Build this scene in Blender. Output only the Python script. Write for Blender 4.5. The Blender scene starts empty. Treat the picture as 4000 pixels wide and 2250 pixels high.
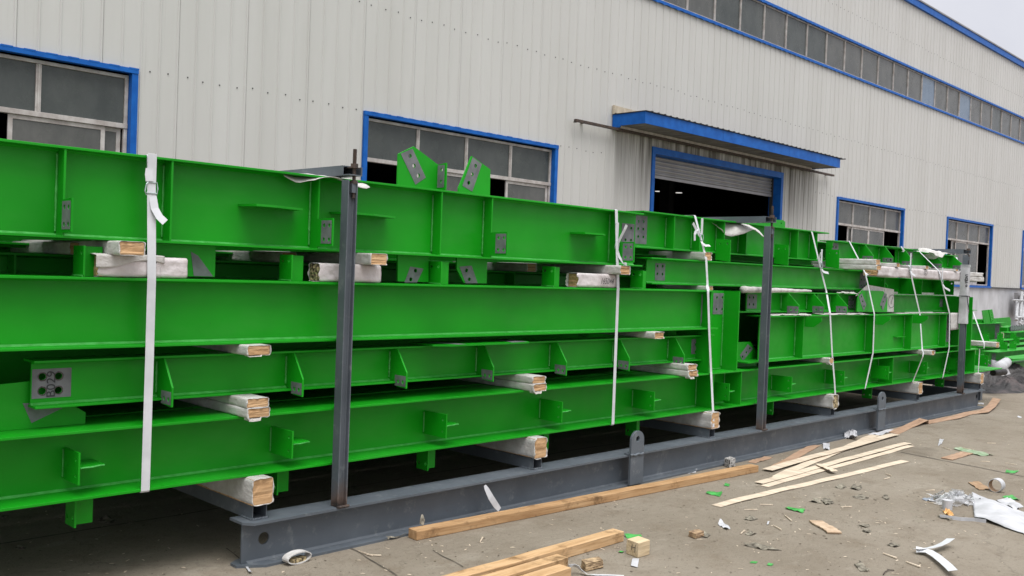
import bpy, math, random
from mathutils import Vector, Matrix, noise
from mathutils.geometry import tessellate_polygon
random.seed(7)
sc = bpy.context.scene
COL = sc.collection
# ------------------------------------------------------------------ camera model (recovered from the photograph's vanishing points)
FPX, CXP, CYP, HC = 2381.14/.644, 2000., 1125., 1.6
RX = Vector((0.70063886, -0.71252965, 0.03750587))
RY = Vector((0.013752, -0.03906994, -0.99914184))      # image down
RZ = Vector((0.71338354, 0.70055338, -0.01757521))     # depth
CAMP = Vector((0, 0, HC))
def ray(q):
    return RX*((q[0]-CXP)/FPX) + RY*((q[1]-CYP)/FPX) + RZ
def pY(q, Y):
    d = ray(q); return CAMP + d*(Y/d.y)
def pZ(q, z=0.):
    d = ray(q); return CAMP + d*((z-HC)/d.z)
def pX(q, X):
    d = ray(q); return CAMP + d*(X/d.x)
def win(x0, y0, s):
    return lambda X, Y: (x0+X/s, y0+Y/s)
Z1 = win(0, 0, 1.932); Z2 = win(0, 500, 1.932); Z3 = win(0, 1250, 1.449); Z4 = win(900, 500, 1.932)
Z5 = win(900, 1200, 1.38); Z6 = win(1800, 700, 1.932); R1 = win(2700, 750, 2.899); R2 = win(3300, 800, 2.899)
R3 = win(2700, 1200, 2.899); R4 = win(3300, 1250, 2.899); R5 = win(1800, 1400, 1.705); R6 = win(2600, 1500, 1.84)
Z7 = win(2200, 350, 2576/1200); X6 = win(1550, 560, 5.724); R7 = win(3680, 1080, 3.019)
B1 = win(1700, 2000, 2.576); B2 = win(3300, 1850, 3.623); D = lambda x, y: (x/.644, y/.644)
R8 = win(3300, 1000, 5.574)

cam = bpy.data.cameras.new('camera'); co = bpy.data.objects.new('camera', cam); COL.objects.link(co)
cam.sensor_width = 36; cam.lens = 36*2381.14/2576; cam.clip_start = .05; cam.clip_end = 900
m = Matrix((( RX.x, -RY.x, -RZ.x), (RX.y, -RY.y, -RZ.y), (RX.z, -RY.z, -RZ.z))).to_4x4()
m.translation = CAMP; co.matrix_world = m; sc.camera = co

# ------------------------------------------------------------------ materials
def mat(name, col, rough=.6, metal=0., spec=.5, build=None):
    M = bpy.data.materials.new(name); M.use_nodes = True
    nt = M.node_tree; b = nt.nodes['Principled BSDF']
    b.inputs['Base Color'].default_value = (*col, 1); b.inputs['Roughness'].default_value = rough
    b.inputs['Metallic'].default_value = metal; b.inputs['Specular IOR Level'].default_value = spec
    if build: build(nt, b)
    return M
def nd(nt, t, **k):
    n = nt.nodes.new(t)
    for a, v in k.items():
        if a in n.inputs.keys(): n.inputs[a].default_value = v
        else: setattr(n, a, v)
    return n
def ramp(nt, src, stops):
    r = nt.nodes.new('ShaderNodeValToRGB'); e = r.color_ramp.elements
    while len(e) < len(stops): e.new(.5)
    for i, (p, c) in enumerate(stops):
        e[i].position = p; e[i].color = (*c, 1) if len(c) == 3 else c
    nt.links.new(src, r.inputs[0]); return r.outputs[0]
def mixc(nt, fac, a, b, mode='MIX'):
    n = nt.nodes.new('ShaderNodeMix'); n.data_type = 'RGBA'; n.blend_type = mode
    for s, v in ((0, fac), (6, a), (7, b)):
        if hasattr(v, 'links'): nt.links.new(v, n.inputs[s])
        elif isinstance(v, (int, float)): n.inputs[s].default_value = v
        else: n.inputs[s].default_value = (*v, 1)
    return n.outputs[2]
def pos(nt, scale=(1, 1, 1), rot=(0, 0, 0)):
    g = nt.nodes.new('ShaderNodeNewGeometry'); mp = nt.nodes.new('ShaderNodeMapping')
    mp.inputs['Scale'].default_value = scale; mp.inputs['Rotation'].default_value = rot
    nt.links.new(g.outputs['Position'], mp.inputs[0]); return mp.outputs[0]
def nz(nt, vec, scale, detail=4, rough=.55, out=0):
    n = nd(nt, 'ShaderNodeTexNoise'); n.inputs['Scale'].default_value = scale
    n.inputs['Detail'].default_value = detail; n.inputs['Roughness'].default_value = rough
    nt.links.new(vec, n.inputs['Vector']); return n.outputs[out]
def bump(nt, b, h, strength=.3, dist=.01):
    n = nt.nodes.new('ShaderNodeBump'); n.inputs['Strength'].default_value = strength; n.inputs['Distance'].default_value = dist
    nt.links.new(h, n.inputs['Height']); nt.links.new(n.outputs[0], b.inputs['Normal'])
def mottled(c1, c2, scale, p0=.35, p1=.65, bs=0, bscale=None, bd=.004, stretch=(1, 1, 1), rvar=None, detail=5):
    def f(nt, b):
        v = pos(nt, stretch); n = nz(nt, v, scale, detail)
        c = ramp(nt, n, [(p0, c1), (p1, c2)]); nt.links.new(c, b.inputs['Base Color'])
        if rvar:
            r = ramp(nt, n, [(p0, (rvar[0],)*3), (p1, (rvar[1],)*3)]); nt.links.new(r, b.inputs['Roughness'])
        if bs: bump(nt, b, nz(nt, v, bscale or scale*6, 4), bs, bd)
    return f
def green_nodes(nt, b):
    v = pos(nt)
    big = ramp(nt, nz(nt, v, 1.7, 3), [(.3, (.0045, .238, .006)), (.7, (.0085, .315, .0095))])
    dust = ramp(nt, nz(nt, pos(nt, (.6, .6, 2.2)), 2.3, 8, .65), [(.52, (0, 0, 0)), (.85, (.16,)*3)])
    c = mixc(nt, dust, big, (.10, .28, .09))
    scuff = ramp(nt, nz(nt, pos(nt, (3, 3, 40)), 2.0, 6, .7), [(.66, (0, 0, 0)), (.74, (.22,)*3)])
    c = mixc(nt, scuff, c, (.025, .22, .03))
    speck = ramp(nt, nz(nt, v, 46, 2, .5), [(.74, (0, 0, 0)), (.79, (.5,)*3)])
    nt.links.new(mixc(nt, speck, c, (.012, .10, .015)), b.inputs['Base Color'])
    r = ramp(nt, nz(nt, v, 9, 4), [(.3, (.33,)*3), (.7, (.5,)*3)]); nt.links.new(r, b.inputs['Roughness'])
    bump(nt, b, nz(nt, v, 130, 3), .05, .002)
GREEN = mat('green_paint', (.01, .3, .01), .4, spec=.26, build=green_nodes)
WELD_SHINE = mat('green_weld_shine', (.03, .26, .04), .4, build=mottled((.022, .25, .026), (.055, .36, .065), 25, bs=.5, bscale=160))  # weld beads in lighter green, their highlight painted into the colour
PRIMER = mat('grey_primer', (.14, .145, .15), .6, build=mottled((.105, .11, .118), (.165, .172, .182), 14, bs=.1, bscale=220, bd=.001))
INK = mat('black_ink', (.03, .03, .035), .7)
def skid_nodes(nt, b):
    v = pos(nt)
    c = ramp(nt, nz(nt, v, 2.5, 5), [(.3, (.071, .085, .100)), (.7, (.106, .123, .142))])
    sc_ = ramp(nt, nz(nt, pos(nt, (1, 1, 1)), 11, 9, .72), [(.555, (0, 0, 0)), (.70, (.6,)*3)])
    c = mixc(nt, sc_, c, (.21, .225, .23))
    rr = ramp(nt, nz(nt, v, 5.3, 8, .75), [(.63, (0, 0, 0)), (.72, (.8,)*3)])
    c = mixc(nt, rr, c, (.075, .05, .035))
    # heat-burnt, rusted zone just above the welded feet (world height only)
    s = nt.nodes.new('ShaderNodeSeparateXYZ'); nt.links.new(v, s.inputs[0])
    add = nd(nt, 'ShaderNodeMath', operation='MULTIPLY_ADD'); add.inputs[1].default_value = .16; 
    nt.links.new(nz(nt, v, 9, 4), add.inputs[0]); nt.links.new(s.outputs[2], add.inputs[2])
    nt.links.new(c, b.inputs['Base Color'])
    nt.links.new(ramp(nt, nz(nt, v, 8, 4), [(.3, (.42,)*3), (.7, (.62,)*3)]), b.inputs['Roughness'])
    bump(nt, b, nz(nt, v, 90, 4), .12, .003)
STEEL = mat('grey_steel_paint', (.08, .09, .1), .5, build=skid_nodes)
def post_nodes(nt, b):
    skid_nodes(nt, b)
    v = pos(nt); s = nt.nodes.new('ShaderNodeSeparateXYZ'); nt.links.new(v, s.inputs[0])
    old = b.inputs['Base Color'].links[0].from_socket
    a = nd(nt, 'ShaderNodeMath', operation='MULTIPLY_ADD'); a.inputs[1].default_value = .25
    nt.links.new(nz(nt, v, 7, 5, .7), a.inputs[0]); nt.links.new(s.outputs[2], a.inputs[2])
    f = ramp(nt, a.outputs[0], [(.36, (1, 1, 1)), (.52, (0, 0, 0))])
    c = mixc(nt, f, old, (.12, .07, .045))
    f2 = ramp(nt, a.outputs[0], [(.365, (1, 1, 1)), (.41, (0, 0, 0))])
    nt.links.new(mixc(nt, f2, c, (.02, .016, .014)), b.inputs['Base Color'])
POST = mat('grey_post_paint', (.09, .09, .1), .5, build=post_nodes)
RUSTY = mat('rusty_iron', (.05, .035, .028), .7, build=mottled((.028, .022, .02), (.085, .055, .04), 25))
def wood_nodes(c1, c2, c3, axis=0, fr=26.):
    def f(nt, b):
        st = [(1.2, 9, 9), (9, 1.2, 9), (9, 9, 1.2)][axis]
        v = pos(nt, st); n = nz(nt, v, 3.2, 7, .62)
        c = ramp(nt, n, [(.28, c1), (.5, c2), (.72, c3)])
        st2 = [(.5, fr, fr), (fr, .5, fr), (fr, fr, .5)][axis]
        g = ramp(nt, nz(nt, pos(nt, st2), 2.4, 4, .7), [(.5, (0, 0, 0)), (.68, (.55,)*3)])
        c = mixc(nt, g, c, tuple(x*.55 for x in c1))
        dk = ramp(nt, nz(nt, pos(nt), 4.1, 6, .7), [(.58, (0, 0, 0)), (.74, (.6,)*3)])
        nt.links.new(mixc(nt, dk, c, tuple(x*.6 for x in c1)), b.inputs['Base Color'])
        bump(nt, b, nz(nt, pos(nt, st2), 2.4, 4), .35, .004)
    return f
LUMBER = mat('sawn_lumber', (.5, .33, .18), .75, spec=.2, build=wood_nodes((.33, .19, .085), (.52, .33, .17), (.62, .43, .25), 0))
ENDWOOD = mat('timber_end_grain', (.5, .33, .18), .8, spec=.2, build=wood_nodes((.30, .17, .08), (.50, .315, .165), (.60, .41, .235), 0, 34))
PLY = mat('plywood_layers', (.6, .47, .3), .8, spec=.2, build=wood_nodes((.40, .29, .17), (.56, .44, .28), (.66, .55, .38), 0, 40))
VENEER = mat('pale_veneer', (.7, .58, .42), .75, spec=.25, build=wood_nodes((.52, .42, .31), (.60, .505, .39), (.65, .57, .45), 1, 7))
BROWNV = mat('brown_veneer', (.35, .2, .11), .75, spec=.25, build=wood_nodes((.27, .165, .105), (.36, .235, .155), (.43, .30, .21), 0, 14))
BARK = mat('rough_bark_end', (.25, .19, .1), .9, build=mottled((.05, .035, .02), (.5, .40, .22), 55, .4, .6, .8, 80, .01))
def foam_nodes(nt, b):
    v = pos(nt)
    c = ramp(nt, nz(nt, v, 12, 6, .65), [(.3, (.40, .38, .355)), (.55, (.53, .52, .50)), (.75, (.62, .61, .60))])
    d = ramp(nt, nz(nt, v, 5, 7, .7), [(.56, (0, 0, 0)), (.78, (.55,)*3)])
    nt.links.new(mixc(nt, d, c, (.30, .25, .19)), b.inputs['Base Color'])
    bump(nt, b, nz(nt, pos(nt, (1, 1, 2)), 26, 6, .6), .5, .012)
FOAM = mat('white_foam_wrap', (.6, .58, .56), .55, spec=.35, build=foam_nodes)
PINKF = mat('pinkish_foam_wrap', (.6, .55, .53), .55, spec=.35, build=mottled((.45, .40, .39), (.60, .565, .565), 9, .3, .65, .5, 26, .012))
BAND = mat('white_strap_plastic', (.6, .61, .63), .38, build=mottled((.53, .545, .565), (.61, .625, .645), 12))
PAPER = mat('white_paper', (.56, .57, .60), .6, build=mottled((.37, .375, .385), (.50, .505, .525), 7, bs=.2, bscale=30))
WIRE = mat('galvanised_wire', (.42, .5, .5), .35, .6)
# cladding
def clad_nodes(nt, b):
    v = pos(nt)
    c = ramp(nt, nz(nt, pos(nt, (1, 1, .12)), 1.1, 6, .6), [(.25, (.475, .468, .444)), (.75, (.545, .540, .522))])
    s = nt.nodes.new('ShaderNodeSeparateXYZ'); nt.links.new(v, s.inputs[0])
    # vertical dirt runs
    st = ramp(nt, nz(nt, pos(nt, (9, 9, .22)), 1.5, 7, .68), [(.60, (0, 0, 0)), (.82, (.42,)*3)])
    c = mixc(nt, st, c, (.27, .26, .235))
    sp = ramp(nt, nz(nt, pos(nt, (2, 2, 1)), 7, 6, .75), [(.70, (0, 0, 0)), (.78, (.35,)*3)])
    c = mixc(nt, sp, c, (.24, .22, .19))
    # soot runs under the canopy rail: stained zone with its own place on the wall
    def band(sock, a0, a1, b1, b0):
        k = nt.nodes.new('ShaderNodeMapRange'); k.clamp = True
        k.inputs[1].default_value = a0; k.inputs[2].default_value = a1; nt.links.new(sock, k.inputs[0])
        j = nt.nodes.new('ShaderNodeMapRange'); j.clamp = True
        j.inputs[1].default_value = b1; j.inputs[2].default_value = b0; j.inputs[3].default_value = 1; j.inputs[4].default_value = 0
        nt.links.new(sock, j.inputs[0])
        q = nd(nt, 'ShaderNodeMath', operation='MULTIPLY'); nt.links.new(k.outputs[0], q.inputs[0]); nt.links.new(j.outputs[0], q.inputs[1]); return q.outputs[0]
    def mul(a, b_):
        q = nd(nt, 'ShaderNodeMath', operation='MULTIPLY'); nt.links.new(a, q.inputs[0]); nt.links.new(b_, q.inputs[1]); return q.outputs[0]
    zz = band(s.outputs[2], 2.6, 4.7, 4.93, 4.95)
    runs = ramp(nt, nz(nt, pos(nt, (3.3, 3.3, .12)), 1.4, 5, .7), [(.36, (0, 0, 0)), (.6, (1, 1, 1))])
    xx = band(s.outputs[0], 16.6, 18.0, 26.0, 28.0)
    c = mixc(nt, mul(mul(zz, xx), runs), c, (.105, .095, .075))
    nt.links.new(c, b.inputs['Base Color'])
    bump(nt, b, nz(nt, pos(nt, (1, 1, .45)), 1.1, 3), .30, .04)
CLAD = mat('white_cladding', (.48, .48, .46), .42, spec=.35, build=clad_nodes)
PLINTH = mat('white_plaster', (.5, .5, .51), .8, build=mottled((.38, .38, .39), (.54, .54, .56), 1.6, .25, .6, stretch=(1, 1, .7)))
BLUE = mat('blue_trim', (.01, .10, .4), .4, spec=.15, build=mottled((.007, .088, .36), (.012, .12, .45), 5, bs=.1, bscale=9))
ALU = mat('weathered_aluminium', (.42, .39, .37), .5, build=mottled((.33, .295, .275), (.50, .475, .455), 6, stretch=(1, 1, 1)))
def glass_nodes(c1, c2):
    def f(nt, b):
        v = pos(nt)
        c = ramp(nt, nz(nt, pos(nt, (1, 1, .6)), 2.2, 7, .68), [(.3, c1), (.7, c2)])
        drip = ramp(nt, nz(nt, pos(nt, (5, 5, .4)), 1.2, 3, .6), [(.58, (0, 0, 0)), (.8, (.18,)*3)])
        nt.links.new(mixc(nt, drip, c, tuple(x*1.35 for x in c2)), b.inputs['Base Color'])
        nt.links.new(ramp(nt, nz(nt, v, 3, 6, .7), [(.35, (.10,)*3), (.7, (.4,)*3)]), b.inputs['Roughness'])
    return f
GLASS = mat('dusty_glass', (.06, .07, .07), .2, spec=.35, build=glass_nodes((.048, .056, .054), (.085, .093, .088)))
GLASS2 = mat('dusty_grey_glass', (.1, .1, .1), .2, spec=.35, build=glass_nodes((.07, .074, .07), (.125, .125, .117)))
GLASSB = mat('bluish_glass', (.14, .2, .28), .2, spec=.4, build=glass_nodes((.12, .17, .24), (.16, .215, .29)))
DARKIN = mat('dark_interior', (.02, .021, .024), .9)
SHUT = mat('galvanised_shutter', (.3, .29, .3), .45, .3, build=mottled((.25, .245, .25), (.33, .325, .335), 1.5))
DKMETAL = mat('dark_metal', (.03, .03, .033), .6)
SOFFIT = mat('grimy_soffit', (.16, .155, .14), .8, build=mottled((.07, .066, .058), (.19, .185, .165), 3, stretch=(3, .6, 1)))
TAN = mat('tan_insulation', (.5, .43, .33), .9, build=mottled((.42, .36, .27), (.56, .49, .38), 6))
LAMP = mat('lamp_glow', (.8, .8, .8)); LAMP.node_tree.nodes['Principled BSDF'].inputs['Emission Color'].default_value = (1, .97, .92, 1)
LAMP.node_tree.nodes['Principled BSDF'].inputs['Emission Strength'].default_value = .45
GREENSCRAP = mat('green_film', (.03, .3, .04), .5, build=mottled((.025, .22, .03), (.06, .36, .07), 18))
CARD = mat('brown_cardboard', (.32, .2, .11), .85, build=mottled((.24, .15, .085), (.36, .24, .14), 14))
DIRTY = mat('dirty_paper', (.3, .28, .23), .8, build=mottled((.055, .047, .033), (.27, .245, .19), 26, .35, .65, .6, 60))
TARP = mat('dark_tarpaulin', (.08, .07, .07), .6, build=mottled((.008, .007, .007), (.045, .04, .038), 4, bs=.8, bscale=9, bd=.05))
TARP2 = mat('grey_pink_tarpaulin', (.2, .17, .17), .6, build=mottled((.008, .007, .007), (.075, .058, .055), 3.5, .45, .62, bs=.8, bscale=14, bd=.03))
CLEARP = mat('clear_plastic', (.6, .62, .65), .18, spec=.7, build=mottled((.55, .555, .56), (.78, .79, .81), 18, .3, .7, .5, 30, .02))
CLEARP.node_tree.nodes['Principled BSDF'].inputs['Transmission Weight'].default_value = .55; CLEARP.node_tree.nodes['Principled BSDF'].inputs['Roughness'].default_value = .35; CLEARP.node_tree.nodes['Principled BSDF'].inputs['IOR'].default_value = 1.15
ORANGE = mat('orange_peel', (.55, .25, .04), .5, build=mottled((.4, .17, .03), (.7, .42, .16), 30))
def ground_nodes(nt, b):
    v = pos(nt)
    c = ramp(nt, nz(nt, v, .55, 7, .6), [(.28, (0.176, 0.148, 0.111)), (.5, (0.225, 0.194, 0.151)), (.74, (0.268, 0.237, 0.19))])
    c = mixc(nt, ramp(nt, nz(nt, v, 3.1, 8, .70), [(.50, (0, 0, 0)), (.70, (.85,)*3)]), c, (0.168, 0.136, 0.0983))
    c = mixc(nt, ramp(nt, nz(nt, pos(nt, (1, 2.2, 1), (0, 0, .5)), 1.35, 9, .7), [(.57, (0, 0, 0)), (.70, (.65,)*3)]), c, (0.31, 0.279, 0.227))
    c = mixc(nt, ramp(nt, nz(nt, v, 22, 6, .7), [(.55, (0, 0, 0)), (.72, (.55,)*3)]), c, (0.133, 0.11, 0.0822))
    c = mixc(nt, ramp(nt, nz(nt, v, 95, 3, .6), [(.6, (0, 0, 0)), (.7, (.5,)*3)]), c, (0.31, 0.279, 0.231))
    c = mixc(nt, ramp(nt, nz(nt, v, 60, 3, .6), [(.63, (0, 0, 0)), (.70, (.7,)*3)]), c, (0.0731, 0.0583, 0.0431))
    # pale scratches and green dust patches
    c = mixc(nt, ramp(nt, nz(nt, pos(nt, (1, 7, 1), (0, 0, .45)), 2.6, 8, .72), [(.63, (0, 0, 0)), (.72, (.5,)*3)]), c, (0.361, 0.333, 0.274))
    c = mixc(nt, ramp(nt, nz(nt, v, 1.25, 8, .75), [(.66, (0, 0, 0)), (.76, (.40,)*3)]), c, (0.112, 0.158, 0.0783))
    # damp dark oil stains
    c = mixc(nt, ramp(nt, nz(nt, v, .9, 5, .6), [(.62, (0, 0, 0)), (.72, (.45,)*3)]), c, (0.103, 0.087, 0.0666))
    # fine cracks
    vo = nd(nt, 'ShaderNodeTexVoronoi', feature='DISTANCE_TO_EDGE'); vo.inputs['Scale'].default_value = .33
    wv = nz(nt, v, 2.2, 6, .65, 1)
    mx = nt.nodes.new('ShaderNodeVectorMath'); mx.operation = 'MULTIPLY_ADD'; mx.inputs[1].default_value = (.55, .55, 0)
    nt.links.new(wv, mx.inputs[0]); nt.links.new(v, mx.inputs[2]); nt.links.new(mx.outputs[0], vo.inputs['Vector'])
    cr = ramp(nt, vo.outputs['Distance'], [(.0, (.28,)*3), (.003, (0, 0, 0))])
    c = mixc(nt, cr, c, (0.0774, 0.0624, 0.047))
    nt.links.new(c, b.inputs['Base Color'])
    a = nd(nt, 'ShaderNodeMath', operation='MULTIPLY_ADD'); a.inputs[1].default_value = .35
    nt.links.new(nz(nt, v, 70, 5, .7), a.inputs[0]); nt.links.new(nz(nt, v, 9, 6, .65), a.inputs[2])
    bump(nt, b, a.outputs[0], .8, .025)
GROUND = mat('dirty_concrete', (.27, .24, .2), .88, spec=.25, build=ground_nodes)
JOINT = mat('joint_dirt', (.07, .058, .045), .95, build=mottled((.045, .038, .03), (.13, .11, .085), 9))

# ------------------------------------------------------------------ mesh helpers
def wloc(o):
    v = Vector((0, 0, 0))
    while o: v += o.location; o = o.parent
    return v
class MB:
    def __init__(s): s.v = []; s.f = []; s.m = []
    def add(s, vs, fs, mi=0):
        n = len(s.v); s.v += [Vector(p) for p in vs]
        for f in fs: s.f.append([i+n for i in f]); s.m.append(mi)
    def box(s, x0, x1, y0, y1, z0, z1, mi=0):
        s.add([(x0,y0,z0),(x1,y0,z0),(x1,y1,z0),(x0,y1,z0),(x0,y0,z1),(x1,y0,z1),(x1,y1,z1),(x0,y1,z1)],
              [(0,3,2,1),(4,5,6,7),(0,1,5,4),(1,2,6,5),(2,3,7,6),(3,0,4,7)], mi)
        return s
    def obox(s, o, a, b, c, mi=0):                # oriented box from a corner and three edge vectors
        o, a, b, c = Vector(o), Vector(a), Vector(b), Vector(c)
        vs = [o, o+a, o+a+b, o+b, o+c, o+a+c, o+a+b+c, o+b+c]
        s.add(vs, [(0,3,2,1),(4,5,6,7),(0,1,5,4),(1,2,6,5),(2,3,7,6),(3,0,4,7)], mi); return s
    def plate(s, fn, out, holes=(), t=.01, mi=0, n=14):
        """flat plate with real holes. fn(u,w,d) -> xyz, d through the thickness (-t/2..t/2)"""
        loops = [[Vector((u, w, 0)) for u, w in out]]
        for (u, w, r) in holes:
            loops.append([Vector((u+r*math.cos(2*math.pi*i/n), w+r*math.sin(2*math.pi*i/n), 0)) for i in range(n)])
        flat = [p for l in loops for p in l]
        tri = tessellate_polygon(loops)
        k = len(flat)
        vs = [fn(p.x, p.y, -t/2) for p in flat] + [fn(p.x, p.y, t/2) for p in flat]
        fs = [tuple(a) for a in tri] + [tuple(i+k for i in reversed(a)) for a in tri]
        q = 0
        for l in loops:
            L = len(l)
            for i in range(L): fs.append((q+i, q+(i+1) % L, q+(i+1) % L+k, q+i+k))
            q += L
        s.add(vs, fs, mi); return s
    def tube(s, pts, r, n=8, mi=0, cap=True):
        pts = [Vector(p) for p in pts]; rings = []
        rr = r if isinstance(r, (list, tuple)) else [r]*len(pts)
        for i, p in enumerate(pts):
            d = (pts[min(i+1, len(pts)-1)]-pts[max(i-1, 0)]).normalized()
            a = d.orthogonal().normalized() if i == 0 else (pa - d*pa.dot(d)).normalized()
            pa = a; b = d.cross(a)
            rings.append([p+(a*math.cos(2*math.pi*k/n)+b*math.sin(2*math.pi*k/n))*rr[i] for k in range(n)])
        vs = [p for r_ in rings for p in r_]; fs = []
        for i in range(len(rings)-1):
            for k in range(n): fs.append((i*n+k, i*n+(k+1) % n, (i+1)*n+(k+1) % n, (i+1)*n+k))
        if cap: fs += [tuple(range(n))[::-1], tuple((len(rings)-1)*n+k for k in range(n))]
        s.add(vs, fs, mi); return s
    def ribbon(s, pts, wd, w, t=.0015, mi=0):
        pts = [Vector(p) for p in pts]; wd = Vector(wd).normalized() if not isinstance(wd, list) else wd
        vs = []; L = len(pts)
        for i, p in enumerate(pts):
            d = (pts[min(i+1, L-1)]-pts[max(i-1, 0)]).normalized()
            W = wd[i] if isinstance(wd, list) else wd
            W = (W - d*W.dot(d)).normalized(); nn = d.cross(W).normalized()*t/2
            ww = (w[i] if isinstance(w, list) else w)/2
            vs += [p-W*ww-nn, p+W*ww-nn, p+W*ww+nn, p-W*ww+nn]
        fs = [(0,1,2,3), tuple(4*(L-1)+k for k in (3,2,1,0))]
        for i in range(L-1):
            for k in range(4): fs.append((4*i+k, 4*i+(k+1) % 4, 4*i+4+(k+1) % 4, 4*i+4+k))
        s.add(vs, fs, mi); return s
    def build(s, name, mats, parent=None, loc=None, smooth=False, bevel=0, solid=0):
        if not isinstance(mats, (list, tuple)): mats = [mats]
        me = bpy.data.meshes.new(name)
        if parent is None:
            if loc is None:
                xs = [p.x for p in s.v]; ys = [p.y for p in s.v]; zs = [p.z for p in s.v]
                loc = ((min(xs)+max(xs))/2, (min(ys)+max(ys))/2, min(zs))
            off = Vector(loc)
        else: off = wloc(parent)
        me.from_pydata([p-off for p in s.v], [], s.f)
        for mt in mats: me.materials.append(mt)
        me.polygons.foreach_set('material_index', s.m)
        if smooth: me.polygons.foreach_set('use_smooth', [True]*len(me.polygons))
        me.validate(); me.update()
        import bmesh
        bm = bmesh.new(); bm.from_mesh(me); bmesh.ops.recalc_face_normals(bm, faces=bm.faces); bm.to_mesh(me); bm.free()
        o = bpy.data.objects.new(name, me); COL.objects.link(o)
        if parent is None: o.location = off
        else: o.parent = parent
        if bevel:
            bv = o.modifiers.new('bevel', 'BEVEL'); bv.width = bevel; bv.segments = 2; bv.limit_method = 'ANGLE'; bv.angle_limit = .6
        if solid:
            sm = o.modifiers.new('solid', 'SOLIDIFY'); sm.thickness = solid; sm.offset = 0
        return o
def tag(o, label=None, cat=None, group=None, kind=None):
    if label: o['label'] = label
    if cat: o['category'] = cat
    if group: o['group'] = group
    if kind or cat: o['kind'] = kind or 'thing'
    return o
def empty(name, loc, label, cat, group=None):
    o = bpy.data.objects.new(name, None); COL.objects.link(o); o.location = loc; o.empty_display_size = .1
    return tag(o, label, cat, group)
fXZ = lambda y: (lambda u, w, d: (u, y+d, w))
fYZ = lambda x: (lambda u, w, d: (x+d, u, w))
fXY = lambda z: (lambda u, w, d: (u, w, z+d))
def grid4(us, ws): return [(u, w) for u in us for w in ws]
def text_mesh(txt, size, fn, name, material, parent, shear=0., bold=0.):
    c = bpy.data.curves.new('t', 'FONT'); c.body = txt; c.size = size; c.align_x = 'CENTER'; c.align_y = 'CENTER'; c.shear = shear; c.offset = bold
    o = bpy.data.objects.new('t', c); COL.objects.link(o)
    dg = bpy.context.evaluated_depsgraph_get(); me = bpy.data.meshes.new_from_object(o.evaluated_get(dg))
    mb = MB(); mb.add([fn(v.co.x, v.co.y) for v in me.vertices], [tuple(p.vertices) for p in me.polygons])
    bpy.data.objects.remove(o); bpy.data.curves.remove(c); bpy.data.meshes.remove(me)
    return mb.build(name, material, parent)
N3 = lambda p, s=1.: noise.noise_vector(Vector(p)*s)

# ------------------------------------------------------------------ light and sky
W = bpy.data.worlds.new('World'); sc.world = W; W.use_nodes = True
nt = W.node_tree; bg = nt.nodes['Background']
SUN_EL, SUN_AZ = math.radians(68), math.radians(205)      # azimuth clockwise from +Y
sky = nd(nt, 'ShaderNodeTexSky', sky_type='NISHITA'); sky.sun_disc = False; sky.sun_elevation = SUN_EL; sky.sun_rotation = SUN_AZ
sky.air_density = 1.; sky.dust_density = 6.; sky.ozone_density = 1.
hs = nd(nt, 'ShaderNodeHueSaturation'); hs.inputs['Saturation'].default_value = .10; nt.links.new(sky.outputs[0], hs.inputs['Color'])
tc = nt.nodes.new('ShaderNodeTexCoord'); sx = nt.nodes.new('ShaderNodeSeparateXYZ'); nt.links.new(tc.outputs['Generated'], sx.inputs[0])
cie = ramp(nt, sx.outputs[2], [(0., (.50, .505, .53)), (.28, (.53, .535, .56)), (.6, (.82, .82, .82)), (1., (1.3, 1.3, 1.3))])
cl = ramp(nt, nz(nt, tc.outputs['Generated'], 2.6, 6, .55), [(.36, (.90, .905, .93)), (.62, (1.06, 1.055, 1.05))])
flat = mixc(nt, .80, hs.outputs[0], (6.4, 6.45, 6.7))
c = mixc(nt, 1., flat, cie, 'MULTIPLY'); c = mixc(nt, 1., c, cl, 'MULTIPLY')
nt.links.new(c, bg.inputs['Color']); bg.inputs['Strength'].default_value = .15
sun = bpy.data.lights.new('sun', 'SUN'); sun.energy = 1.4; sun.angle = math.radians(40); sun.color = (1, .97, .93)
so = bpy.data.objects.new('sun', sun); COL.objects.link(so)
sd = Vector((math.sin(SUN_AZ)*math.cos(SUN_EL), math.cos(SUN_AZ)*math.cos(SUN_EL), math.sin(SUN_EL)))
so.rotation_euler = sd.to_track_quat('Z', 'Y').to_euler(); so.location = (0, -10, 30)
vs = sc.view_settings; vs.view_transform = 'Standard'; vs.look = 'None'; vs.gamma = 1; vs.exposure = 0.73

# ------------------------------------------------------------------ setting: ground
g = MB(); g.box(-150, 350, -150, 350, -.3, 0); tag(g.build('ground', GROUND, loc=(0, 0, 0)), kind='structure')
jm = MB()
def joint(a, b, w=.02):
    a, b = Vector(a), Vector(b); n = 60; d = (b-a); px = Vector((-d.y, d.x, 0)).normalized(); pts = []
    L = []
    for i in range(n+1):
        p = a+d*i/n; o = noise.noise(p*1.3)*.02+noise.noise(p*6)*.012; L.append(p+px*o)
    vs_ = []; 
    for i, p in enumerate(L):
        ww = w*(.35+.8*abs(noise.noise(p*4))); vs_ += [(p-px*ww/2+Vector((0,0,.003))), (p+px*ww/2+Vector((0,0,.003)))]
    jm.add(vs_, [(2*i, 2*i+1, 2*i+3, 2*i+2) for i in range(n)])
ja, jb = pZ(R6(1690, 490)), pZ(R6(2576, 668)); ja.z = jb.z = 0
dj = (jb-ja).normalized(); joint(ja, ja+dj*9, .03)
joint(pZ(Z5(640, 1290)), pZ(Z5(900, 1449)), .018)
joint(pZ(Z5(-20, 1300)), pZ(Z5(90, 1390)), .015)
joint(pZ(B1(-30, 390)), pZ(B1(250, 560)), .015)
joint((-2, 5.6, 0), (14, 5.5, 0), .03)
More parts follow.
